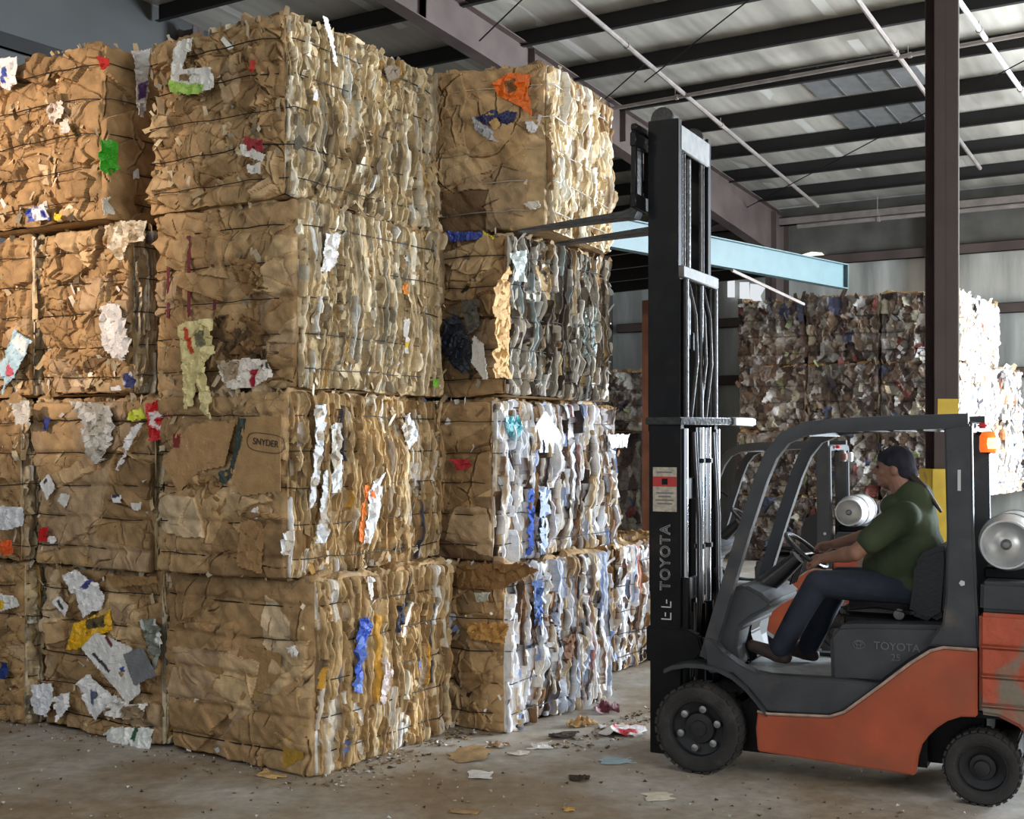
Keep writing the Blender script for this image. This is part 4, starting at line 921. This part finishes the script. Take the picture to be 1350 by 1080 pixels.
    B(MB().prism([(-1.17, .99), (-1.195, 1.15), (-1.20, 1.28), (-1.25, 1.35), (-1.33, 1.39), (-1.395, 1.40), (-1.40, 1.30), (-1.38, 1.0), (-1.3, .95)], -.22, .27), 'seat_backrest', 'vinyl', .03)
    B(MB().lathe([(.030, -.01), (.034, 0), (.03, .012), (.012, .014)], 16, Matrix.Translation((-1.12, .262, .99)) @ Matrix.Rotation(-PI/2, 4, 'X')), 'seat_hinge', 'dusty')
    B(MB().tube([(-.83, .245, 1.0), (-1.0, .265, 1.03), (-1.18, .27, 1.0)], .008, 6), 'seat_belt', 'black')
    # steering
    B(MB().tube([(-.22, 0, 1.05), (-.34, 0, 1.15), (-.47, 0, 1.27)], [.075, .062, .045], 12), 'steering_column', 'vinyl')
    Wc = Vector((-.52, 0, 1.315)); d1 = Vector((.77, 0, .63)).normalized()
    rim = [Wc+d1*.155*math.cos(q)+Vector((0, .155, 0))*math.sin(q) for q in [2*PI*i/28 for i in range(28)]]
    mb = MB().tube(rim, .014, 8, closed=True)
    for q in (0.3, 2.4, 4.5): mb.tube([Wc-Vector((-.63, 0, .77))*.03, Wc+d1*.15*math.cos(q)+Vector((0, .15, 0))*math.sin(q)], .009, 6)
    B(mb, 'steering_wheel', 'vinyl')
    for i in range(4): B(MB().tube([(-.38, -.16-.05*i, 1.08), (-.43, -.17-.05*i, 1.24), (-.44, -.17-.05*i, 1.27)], [.007, .007, .018], 8), 'hydraulic_lever', 'black')
    # overhead guard
    for s in (1, -1):
        B(MB().tube(frame_pts(s*.43), .04, 12, flat=(.042, .035)), 'guard_rail', 'grey')
        y0, y1 = (.395, .47) if s > 0 else (-.47, -.395)
        B(MB().prism([(-1.395, 2.07), (-1.54, 2.09), (-1.548, 1.5), (-1.58, .85), (-1.30, .85), (-1.33, .90), (-1.385, .98), (-1.405, 1.15), (-1.408, 1.5)], y0, y1), 'guard_pillar', 'grey', .012)
    for x in (-.62, -.78, -.94, -1.10, -1.26, -1.42): B(MB().box((x-.018, -.42, 2.02 if x > -.7 else 2.05), (x+.018, .42, 2.06 if x > -.7 else 2.085)), 'roof_bar', 'grey')
    B(MB().box((-1.54, -.44, 2.03), (-1.46, .44, 2.10)), 'roof_bar', 'grey', .01)
    # counterweight
    cw = [(-1.58, .50), (-1.58, 1.055), (-2.18, 1.055), (-2.26, .98), (-2.28, .55), (-2.22, .30), (-1.93, .26), (-1.87, .36), (-1.78, .45), (-1.68, .495)]
    B(MB().prism(cw, -.50, .50), 'counterweight', 'cwt', .02, 'scuffed orange counterweight')
    for z, x1 in ((.86, -2.27), (.70, -2.29), (.54, -2.27)): B(MB().prism([(-1.585, z), (x1, z), (x1, z+.03), (-1.585, z+.03)], -.515, .515), 'counterweight_rib', 'cwt', .012)
    B(MB().prism([(-1.58, 1.06), (-1.585, 1.225), (-2.05, 1.225), (-2.2, 1.16), (-2.2, 1.06)], -.47, .47), 'rear_cover', 'grey', .02)
    # gas tank across the back
    T = Matrix.Translation((-1.71, .0, 1.425)) @ Matrix.Rotation(-PI/2, 4, 'X')
    B(MB().lathe([(.03, -.40), (.10, -.38), (.145, -.33), (.158, -.26), (.158, .26), (.150, .30), (.128, .335), (.122, .33), (.10, .335), (.05, .37), (.02, .38)], 36, T), 'gas_tank', 'tank')
    B(MB().lathe([(.132, .30), (.135, .40), (.125, .40), (.122, .30)], 32, T), 'tank_collar', 'tank')
    B(MB().lathe([(.03, .36), (.03, .40), (.015, .42)], 12, T), 'tank_valve', 'steel')
    for yy in (-.2, .18): B(MB().lathe([(.161, yy-.02), (.164, yy-.02), (.164, yy+.02), (.161, yy+.02)], 32, T), 'tank_strap', 'steel')
    B(MB().box((-1.86, -.26, 1.22), (-1.58, .26, 1.285)), 'tank_bracket', 'black', .01)
    # strobe and rear lamps
    sl = B(MB().lathe([(.045, 0), (.05, .02), (.048, .09), (.035, .115), (.001, .12)], 16, Matrix.Translation((-1.60, .20, 1.93))), 'strobe_light', 'strobe' if raised else 'dusty', label='lit amber warning light' if raised else 'unlit warning light')
    B(MB().lathe([(.036, 0), (.040, .03), (.036, .06), (.001, .062)], 14, Matrix.Translation((-1.625, .222, 1.95))), 'bulb', 'strobehot' if raised else 'rust', parent=sl)
    B(MB().tube([(-1.53, .20, 2.04), (-1.60, .2, 2.03), (-1.60, .2, 1.92)], .012, 6), 'strobe_bracket', 'black')
    B(MB().box((-1.60, .22, 2.065), (-1.55, .30, 2.095)), 'rear_lamp', 'redplastic', .01, 'red tail lamp')
    B(MB().box((-1.60, -.40, 1.92), (-1.54, -.31, 2.02)), 'work_lamp', 'whitemark', .01); B(MB().box((-1.60, .02, 1.94), (-1.54, .11, 2.03)), 'work_lamp', 'whitemark', .01)
    # mast: three nested stages of channel rail
    def rail(y, s, x0, x1, z0, z1, nm):
        ww, tf, dp = .018, .022, .065; yo = s*y; yi = s*(y-dp); yw = s*(y-ww)
        L_ = [(x0, yo), (x1, yo), (x1, yi), (x1-tf, yi), (x1-tf, yw), (x0+tf, yw), (x0+tf, yi), (x0, yi)]
        B(MB().prism(L_, z0, z1, 'z'), nm, 'black', .004)
    if raised: zm0, zm1, zi0, zi1, cz = 1.05, 3.08, 2.05, 4.0, 3.42
    else: zm0, zm1, zi0, zi1, cz = .08, 1.95, .10, 1.93, .10
    for s in (1, -1):
        rail(.378, s, .165, .365, .05, 2.14, 'outer_mast_rail'); rail(.355, s, .18, .38, zm0, zm1, 'middle_mast_rail'); rail(.333, s, .195, .395, zi0, zi1, 'inner_mast_rail')
        B(MB().tube([(.15, s*.33, .35), (.15, s*.33, min(zm1-.1, 2.07))], .018, 10), 'lift_cylinder_rod', 'chrome')
        if raised: B(MB().tube([(.16, s*.30, 2.14), (.16, s*.30, zm1-.08)], .022, 10), 'upper_lift_rod', 'greasy')
        B(MB().tube([(.15, s*.33, .12), (.15, s*.33, 1.15)], .035, 10), 'lift_cylinder', 'black')
        B(MB().lathe([(.068, -.02), (.075, -.012), (.075, .012), (.068, .02)], 20, Matrix.Translation((.31, s*.30, zi1+.01)) @ Matrix.Rotation(PI/2, 4, 'X')), 'chain_wheel', 'greasy')
        for dy in (0, .045): B(MB().tube([(.215, s*(.17+dy), zm1-.3), (.215, s*(.17+dy), zi1-.04)], .011, 6), 'lift_chain', 'greasy')
    B(MB().box((.19, -.29, zi1-.19), (.215, .29, zi1-.03)), 'mast_crossbar', 'dusty', .006, 'dusty grey crossbar')
    B(MB().box((.15, -.36, zm1-.075), (.19, .36, zm1)), 'mast_crossbar', 'dusty', .006, 'dusty grey crossbar')
    B(MB().box((.23, -.28, zm1-.5), (.26, .28, zm1-.38)), 'mast_crossbar', 'black', .006)
    B(MB().prism([(.39, .40), (.15, .42), (-.06, .0), (-.10, -.38), (.05, -.42), (.39, -.42)], 2.095, 2.14, 'z'), 'mast_crossbar', 'greasy', .006)
    B(MB().box((-.075, -.42, 2.09), (-.02, .0, 2.145)), 'crossbar_lip', 'lightgrey', .005)
    for z in (.30, .98, 1.62): B(MB().box((.20, -.33, z), (.225, .33, z+.14)), 'mast_crossbar', 'black' if z != .98 else 'grey', .005)
    for yy, r in ((-.02, .026), (-.16, .030)):
        B(MB().tube([(.17, yy, .35), (.17, yy, 2.08)], r, 12), 'free_lift_rod', 'chrome')
        B(MB().tube([(.17, yy, .20), (.17, yy, .95)], r*1.5, 12), 'free_lift_cylinder', 'black')
        for z in (1.3, 1.85): B(MB().tube([(.17, yy, z), (.17, yy, z+.03)], r*1.35, 12), 'rod_clamp', 'black')
    for i, yy in enumerate((.10, .14, -.26, -.30)):
        B(MB().tube([(.16, yy, .5), (.12, yy+.02, 1.0), (.13, yy, 1.5), (.16, yy, 2.05)], .011, 6), 'hydraulic_hose', 'vinyl')
    if raised:
        for i, yy in enumerate((-.10, -.22, .08)): B(MB().tube([(.20, yy, 2.12), (.15, yy+.02, 2.5), (.17, yy-.01, 2.8), (.22, yy, zm1-.05)], .012, 6), 'hydraulic_hose', 'greasy')
        B(MB().tube([(.19, -.30, 2.12), (.19, -.30, zm1-.08)], .022, 10), 'secondary_lift_rod', 'greasy'); B(MB().tube([(.19, -.08, 2.12), (.19, -.08, zm1-.08)], .025, 10), 'secondary_lift_rod', 'greasy')
    B(MB().tube([(.26, 0, zm1-.4), (.26, 0, zi1-.1)], .035, 12), 'centre_lift_cylinder', 'greasy')
    # tilt plate at the mast foot
    B(MB().prism([(.39, .62), (.39, .84), (.14, .84), (.05, .80), (.02, .70), (.10, .62)], .31, .384), 'mast_foot_plate', 'black', .01)
    B(MB().prism([(.39, .62), (.39, .84), (.14, .84), (.05, .80), (.02, .70), (.10, .62)], -.384, -.31), 'mast_foot_plate', 'black', .01)
    B(MB().tube([(.16, .30, .78), (-.05, .30, .72)], .03, 10), 'tilt_cylinder', 'greasy')
    # carriage, load backrest, forks
    for z in (cz+.02, cz+.40): B(MB().box((.42, -.48, z), (.46, .48, z+.09)), 'carriage_bar', 'black', .006)
    for y in (-.46, -.26, .22, .44): B(MB().box((.425, y, cz+.05), (.455, y+.03, cz+.53)), 'backrest_bar', 'black', .004)
    B(MB().box((.415, -.48, cz+.50), (.455, .48, cz+.54)), 'backrest_top', 'black', .006)
    for s in (1, -1):
        y = s*.30
        B(MB().prism([(.46, cz+.49), (.50, cz+.49), (.505, cz+.045), (.56, cz+.028), (1.29, cz-.032), (1.30, cz-.045), (.60, cz-.02), (.48, cz-.02), (.46, cz+.02)], y-.055, y+.055), 'fork', 'greasy', .004)
    # markings
    Mx = Matrix.Translation((.262, .3802, 1.29)) @ Matrix(((0, -1, 0, 0), (0, 0, 1, 0), (1, 0, 0, 0), (0, 0, 0, 1)))
    # reads upward, outlined letters
    cu = bpy.data.curves.new('t', 'FONT'); cu.body = 'TOYOTA'; cu.size = .092; cu.space_character = 1.12; cu.align_x = 'CENTER'; cu.align_y = 'CENTER'; cu.fill_mode = 'NONE'; cu.bevel_depth = .0028; cu.resolution_u = 3
    o = bpy.data.objects.new('t', cu); C.objects.link(o); dg = bpy.context.evaluated_depsgraph_get()
    me = bpy.data.meshes.new_from_object(o.evaluated_get(dg)); bpy.data.objects.remove(o); bpy.data.curves.remove(cu)
    Ml = Matrix.Translation((.262, .3805, 1.27)) @ Matrix(((0, 1, 0, 0), (0, 0, 1, 0), (1, 0, 0, 0), (0, 0, 0, 1)))
    me.transform(Ml); link('mast_lettering', me, M['steel'], t)
    mb = MB()
    for (x0, z0, x1, z1) in ((.235, .885, .30, .892), (.235, .885, .242, .93), (.27, .905, .277, .93), (.235, .96, .242, 1.0), (.235, .96, .30, .967), (.262, .985, .269, 1.01)): mb.box((x0-.01, .3785, z0), (x1-.01, .3800, z1))
    B(mb, 'worn_lettering', 'whitemark')
    d = B(MB().box((.19, .3785, 1.555), (.345, .3805, 1.83)), 'warning_decal', 'decalwhite', label='cream and red warning decal')
    B(MB().box((.19, .3805, 1.71), (.345, .3815, 1.772)), 'decal_band', 'decalred', parent=d, label='red band')
    B(MB().box((.248, .3815, 1.722), (.286, .3822, 1.76)), 'decal_symbol', 'black', parent=d)
    mb = MB()
    for i, ww in enumerate((.10, .12, .08, .11)): mb.box((.268-ww/2, .3805, 1.60+i*.022), (.268+ww/2, .3811, 1.608+i*.022))
    B(mb, 'decal_text', 'stencil', parent=d); B(MB().box((.22, .3805, 1.795), (.32, .3811, 1.803)), 'decal_heading', 'stencil', parent=d)
    if raised: put_text('1', .17, XY(-1.475, .471, 1.77), M['whitemark'], t, 'number_marking', .0012)
    B(MB().lathe([(.017, 0), (.017, .002), (.001, .003)], 5, Matrix.Translation((-1.49, .47, 1.21)) @ Matrix.Rotation(-PI/2, 4, 'X')), 'worn_sticker', 'whitemark')
    B(MB().tube([(-.33, .44, 1.62), (-.45, .50, 1.60), (-.50, .50, 1.56)], .008, 6), 'mirror_arm', 'black') if not raised else None
    return t
TRZ = math.atan2(.447, -.895)
near = forklift('forklift', 'orange and dark grey forklift in front, mast raised, driver aboard', (1.356, 7.98, 0), TRZ, 1.0, True)
far = forklift('forklift', 'second forklift parked behind the driven one, seen through its cab', (1.87, 12.67, 0), TRZ, .93, False)

# ------------------------------------------------------------------ the driver
def capsule(mb, p0, p1, r0, r1, n=16):
    p0, p1 = Vector(p0), Vector(p1); d = (p1-p0); L_ = max(d.length, 1e-5); d.normalize()
    q = d.to_track_quat('Z', 'Y').to_matrix().to_4x4(); T = Matrix.Translation(p0) @ q
    prof = [(max(r0*math.sin(a), 1e-4), -r0*math.cos(a)) for a in [PI/2*i/5 for i in range(6)]]+[(max(r1*math.cos(a), 1e-4), L_+r1*math.sin(a)) for a in [PI/2*i/5 for i in range(6)]]
    mb.lathe(prof, n, T)
def ell(mb, c, r, rot=(0, 0, 0), n=20):
    from mathutils import Euler
    T = Matrix.Translation(c) @ Euler(rot).to_matrix().to_4x4() @ Matrix.Diagonal((*r, 1))
    mb.lathe([(max(math.sin(PI*i/12), 1e-4), -math.cos(PI*i/12)) for i in range(13)], n, T)
def organic(name, mb, m, parent, voxel=.008, smooth=6, origin=Vector((0, 0, 0)), label=None):
    me = mb.mesh(name); me.transform(Matrix.Translation(-origin))
    o = bpy.data.objects.new('tmp', me); C.objects.link(o)
    md = o.modifiers.new('r', 'REMESH'); md.mode = 'VOXEL'; md.voxel_size = voxel
    ms = o.modifiers.new('s', 'SMOOTH'); ms.iterations = smooth; ms.factor = .5
    dg = bpy.context.evaluated_depsgraph_get(); dg.update()
    m2 = bpy.data.meshes.new_from_object(o.evaluated_get(dg)); bpy.data.objects.remove(o); m2.name = name
    m2.polygons.foreach_set('use_smooth', [True]*len(m2.polygons))
    m2.materials.clear()
    return link(name, m2, m, parent, label)
OR = Vector((-1.10, 0, .60)); R3 = Matrix.Rotation(TRZ, 3, 'Z'); wl = Vector((1.356, 7.98, 0))+R3 @ OR
dr = thing('person', 'person in a green t-shirt, jeans and dark head scarf driving the forklift', 'person', wl, TRZ)
hd = Vector((-1.045, 0, 1.83))
b = MB()
ell(b, hd, (.098, .076, .115)); ell(b, hd+Vector((.035, 0, -.055)), (.062, .058, .062)); capsule(b, hd+Vector((.06, 0, -.085)), hd+Vector((.068, 0, -.088)), .028, .026)  # chin
capsule(b, hd+Vector((.094, 0, .012)), hd+Vector((.116, 0, -.022)), .010, .015); ell(b, hd+Vector((.104, 0, -.03)), (.014, .017, .009))          # nose
ell(b, hd+Vector((.092, 0, -.055)), (.013, .025, .007)); ell(b, hd+Vector((.089, 0, -.068)), (.013, .023, .008))                                    # lips
ell(b, hd+Vector((.088, 0, .030)), (.012, .055, .010))                                                                                          # brow
for s in (1, -1): ell(b, hd+Vector((-.012, s*.078, -.012)), (.020, .010, .032), (0, .2, 0)); ell(b, hd+Vector((.062, s*.042, -.02)), (.03, .026, .028))
capsule(b, hd+Vector((-.02, 0, -.06)), (-1.12, 0, 1.66), .066, .075)
capsule(b, (-1.13, 0, 1.60), (-1.13, 0, 1.16), .12, .14)
sh = {1: Vector((-1.13, .20, 1.565)), -1: Vector((-1.10, -.20, 1.57))}
el = {1: Vector((-.87, .265, 1.335)), -1: Vector((-.86, -.27, 1.40))}
wr_ = {1: Vector((-.665, .155, 1.285)), -1: Vector((-.655, -.175, 1.345))}
hnd = {1: Vector((-.605, .125, 1.275)), -1: Vector((-.585, -.15, 1.335))}
for s in (1, -1):
    capsule(b, sh[s], el[s], .062, .047); capsule(b, el[s], wr_[s], .050, .031); capsule(b, el[s].lerp(wr_[s], .25), el[s].lerp(wr_[s], .5), .05, .042)
    # palm over the rim and five fingers curled round it
    w0, h0 = wr_[s], hnd[s]; fd = (h0-w0).normalized(); sd2 = Vector((0, -s, 0)); sd2 = (sd2-fd*sd2.dot(fd)).normalized(); dn = fd.cross(sd2); dn = dn if dn.z < 0 else -dn
    ac = Vector((.35, -s*.75, .30)).normalized(); ac = (ac-fd*ac.dot(fd)).normalized()
    for i in range(4):
        ro = w0+fd*.075+ac*(-.030+.021*i); ln = (.034, .040, .038, .030)[i]
        capsule(b, w0+fd*.01+ac*(-.016+.011*i), ro, .016, .013)
        k1 = ro+fd*ln+dn*.006; k2 = k1+fd*.012+dn*.024; k3 = k2-fd*.020+dn*.010
        capsule(b, ro, k1, .0105, .0098, 10); capsule(b, k1, k2, .0098, .009, 10); capsule(b, k2, k3, .009, .008, 10)
    tb_ = w0+fd*.02-ac*.022; t1 = tb_+fd*.035-ac*.018+dn*.012; t2 = t1+fd*.03+ac*.004+dn*.018
    capsule(b, tb_, t1, .015, .0125, 10); capsule(b, t1, t2, .012, .010, 10)
hip = {1: Vector((-1.14, .10, 1.12)), -1: Vector((-1.14, -.10, 1.12))}; kn = {1: Vector((-.63, .17, 1.135)), -1: Vector((-.70, -.15, 1.13))}
an = {1: Vector((-.40, .15, .745)), -1: Vector((-.50, -.15, .72))}
for s in (1, -1): capsule(b, hip[s], kn[s], .08, .055); capsule(b, kn[s], an[s], .05, .035)
body = organic('body', b, M['skin'], dr, .006, 4, OR)
# eyes
for s in (1, -1):
    e_ = MB(); ell(e_, hd+Vector((.089, s*.033, .008))-OR, (.009, .012, .008), n=12); e_.build('eye', M['hair'], dr)
    # brow line
b = MB()
capsule(b, (-1.16, 0, 1.64), (-1.15, 0, 1.44), .125, .165); ell(b, (-1.14, 0, 1.56), (.125, .215, .09)); ell(b, (-1.17, 0, 1.50), (.135, .20, .15)); ell(b, (-1.10, 0, 1.27), (.205, .215, .20)); ell(b, (-1.17, 0, 1.33), (.175, .205, .20)); ell(b, (-1.02, 0, 1.24), (.16, .17, .14)); ell(b, (-1.15, 0, 1.14), (.19, .215, .12)); ell(b, (-1.05, 0, 1.60), (.085, .13, .075))
for s in (1, -1): capsule(b, sh[s]+Vector((-.01, -s*.02, -.01)), sh[s].lerp(el[s], .68), .092, .080)
capsule(b, (-1.12, 0, 1.69), (-1.13, 0, 1.62), .080, .11)
organic('t_shirt', b, M['shirt'], dr, .009, 16, OR)
b = MB()
for s in (1, -1):
    capsule(b, hip[s], kn[s], .115, .080); capsule(b, kn[s], kn[s].lerp(an[s], .5), .080, .075); capsule(b, kn[s].lerp(an[s], .5), an[s]+Vector((-.0, 0, -.02)), .075, .068)
ell(b, (-1.13, 0, 1.12), (.15, .21, .10))
organic('jeans', b, M['jeans'], dr, .009, 5, OR)
for s, toe in ((1, Vector((-.22, .15, .725))), (-1, Vector((-.32, -.15, .68)))):
    b = MB(); a_ = an[s]; capsule(b, a_+Vector((-.01, 0, -.02)), a_+Vector((.0, 0, -.05)), .052, .05); capsule(b, a_+Vector((.02, 0, -.06)), toe, .048, .038); capsule(b, a_+Vector((-.03, 0, -.075)), a_+Vector((.03, 0, -.07)), .04, .04)
    organic('boot', b, M['boot'], dr, .008, 4, OR)
# scarf and pony tail
b = MB(); ell(b, hd+Vector((-.018, 0, .045)), (.104, .086, .092)); ell(b, hd+Vector((-.06, 0, .005)), (.07, .078, .085)); capsule(b, hd+Vector((-.09, 0, -.02)), hd+Vector((-.115, 0, -.075)), .05, .03); ell(b, hd+Vector((.045, 0, .062)), (.052, .062, .045))
organic('head_scarf', b, M['cap'], dr, .007, 3, OR)
b = MB(); capsule(b, hd+Vector((-.11, .02, -.05)), hd+Vector((-.185, .04, -.12)), .026, .022); capsule(b, hd+Vector((-.185, .04, -.12)), hd+Vector((-.275, .04, -.25)), .021, .010)
organic('ponytail', b, M['hair'], dr, .006, 2, OR)

# ------------------------------------------------------------------ things on the floor
def fl(px, py): D = F_PX*EYE/(py-HZ); return Vector(((px-675)/F_PX*D, D, 0))
def crumpled(name, label, cat, px, py, w_, d_, h_, col, m='card', seed=0, cr=1.0, col2=None, rot=0.0, group=None, tilt=0.0):
    rs = np.random.RandomState(seed+1000); n = 14
    A, B_ = np.meshgrid(np.linspace(-1, 1, n), np.linspace(-1, 1, n), indexing='ij')
    K = 10; pa, pb = rs.uniform(-1, 1, K), rs.uniform(-1, 1, K); g = rs.normal(0, cr, (K, 2)); i0 = np.argmin((A[..., None]-pa)**2+(B_[..., None]-pb)**2, -1)
    z = np.abs(g[i0, 0]*(A-pa[i0])+g[i0, 1]*(B_-pb[i0]))*.5; z = np.clip(z, 0, 1)*h_*.7+tilt*(A+1)*.5*d_
    z += h_*.3*(1-np.maximum(np.abs(A), np.abs(B_)))
    x = A*w_/2*(1+.42*vnoise(B_*2.3+seed, A*1.3, seed)); y = B_*d_/2*(1+.42*vnoise(A*1.5, B_*1.9+seed, seed+1))
    V = np.stack([x, y, z+.004], -1).reshape(-1, 3); CO = np.zeros((n*n, 3)); CO[:] = lin(col)
    if col2 is not None: CO[(vnoise(A*2.2+seed, B_*2.2, seed+3) > .1).ravel()] = lin(col2)
    ii = np.arange(n*n).reshape(n, n); Q = np.stack([ii[:-1, :-1], ii[1:, :-1], ii[1:, 1:], ii[:-1, 1:]], -1).reshape(-1, 4)
    o = link(name, np_mesh(name, V, Q, CO), M[m]); o.location = fl(px, py); o.rotation_euler = (0, 0, rot)
    md = o.modifiers.new('thickness', 'SOLIDIFY'); md.thickness = .004; md.offset = 1
    return tag(o, label, cat, group)
crumpled('cardboard_sheet', 'flat piece of cardboard on the floor at the gap between front and right stacks', 'cardboard', 620, 997, .26, .24, .012, (176,150,112), seed=1, cr=.2, rot=.6, tilt=.12)
crumpled('paper_wad', 'white crumpled paper on the floor below the right stack', 'paper', 712, 986, .13, .10, .05, (222,222,222), 'paper', 2)
crumpled('paper_scrap', 'small white scrap on the floor, below the flat cardboard piece', 'paper', 633, 1024, .12, .12, .02, (225,225,225), 'paper', 3)
crumpled('paper_sheet', 'folded white sheet lying on the floor below the mast foot', 'paper', 869, 1051, .15, .12, .015, (225,220,205), 'paper', 4, .2, rot=.2)
crumpled('cardboard_scrap', 'small bright tan scrap on the floor near the bottom edge', 'cardboard', 750, 1069, .06, .07, .02, (205,165,95), seed=5)
crumpled('cardboard_scrap', 'flat brown cardboard scrap at the bottom edge of the picture', 'cardboard', 612, 1071, .14, .07, .01, (170,142,104), seed=6, cr=.3, rot=-.2)
crumpled('wrapper', 'red and white wrapper on the floor between right stack and mast', 'wrapper', 822, 965, .28, .30, .08, (226,222,220), 'film', 7, 1.2, (176,30,45))
crumpled('plastic_film', 'pale blue film flat on the floor left of the mast foot', 'film', 812, 1004, .20, .14, .01, (150,180,190), 'film', 8, .4)
crumpled('rag', 'pinkish rag at the foot of the right stack', 'rag', 800, 938, .16, .20, .13, (200,170,175), 'paper', 9, 1.6, (110,50,60))
crumpled('cardboard_scrap', 'brown scrap leaning by the foot of the right stack', 'cardboard', 760, 958, .12, .10, .09, (196,160,112), seed=10, cr=1.4)
crumpled('cardboard_scrap', 'brown scrap beside another by the foot of the right stack, nearer the mast', 'cardboard', 776, 956, .10, .10, .09, (186,150,104), seed=11, cr=1.4)
crumpled('rag', 'dark rag on the floor in front of the right stack corner', 'rag', 742, 972, .18, .12, .05, (70,58,52), 'paper', 12, 1.4)
crumpled('leaf_litter', 'small dark clump on the floor right of the white folded sheet area', 'debris', 764, 1029, .10, .09, .03, (66,56,44), 'paper', 13, 1.6)
crumpled('cardboard_scrap', 'tan scrap against the bottom corner of the front stack', 'cardboard', 357, 1024, .16, .10, .03, (196,166,112), seed=14, rot=-.4)
crumpled('paper_wad', 'brown and white wad at the gap foot beside the flat cardboard', 'paper', 655, 985, .14, .10, .05, (150,120,90), 'paper', 15, 1.5, (210,205,200))
crumpled('paper_scrap', 'small white scrap right of the brown wad below the right stack', 'paper', 684, 995, .12, .07, .03, (215,212,205), 'paper', 16, 1.2)
# fine litter nobody could count
rs = np.random.RandomState(5); V = []; Q = []; CO = []; n_ = 0
pal = P_(((190,184,172),3),((170,150,118),5),((140,114,82),4),((80,68,54),4),((225,225,222),1.2))
for i in range(1150):
    if i < 480:
        f = rs.rand(); uu = rs.uniform(-.15, 3.4); vv = -abs(rs.normal(0, .16))-.02
        base_ = Vector((-1.17, 7.42, 0)) if uu < 1.5 else Vector((-.95, 7.1, 0)) ; p = base_+UD*uu+VD*(vv-(0.42 if uu >= 1.5 else 0))
    elif i < 640:
        p = Vector((-1.17, 7.42, 0))+VD*rs.uniform(-.1, 3)-UD*abs(rs.normal(0, .15))
    else: p = fl(rs.uniform(-50, 1400), 880+200*rs.rand()**.6)
    s = rs.uniform(.004, .021)*(1.2 if i < 480 else .75); a = rs.uniform(0, 2*PI); z1 = rs.uniform(.003, .014)
    for k_ in range(4):
        q = a+k_*PI/2+rs.normal(0, .2); V.append((p.x+s*math.cos(q)*rs.uniform(.5, 1.4), p.y+s*math.sin(q)*rs.uniform(.5, 1.4), .002+z1*(k_ % 2)))
    Q.append([n_, n_+1, n_+2, n_+3]); n_ += 4; CO += [pick(pal, np.array([rs.rand()]))[0]]*4
fd_ = link('paper_debris', np_mesh('paper_debris', np.array(V), np.array(Q), np.array(CO)), M['paper'])
fd_['kind'] = 'stuff'; tag(fd_, 'fine paper and cardboard crumbs strewn over the concrete floor', 'debris')

# turn the whole place so that the building stands square to the world axes
for o in list(C.objects):
    if o.parent is None:
        o.location = Matrix.Rotation(-BROT, 3, 'Z') @ o.location
        o.rotation_euler.z -= BROT
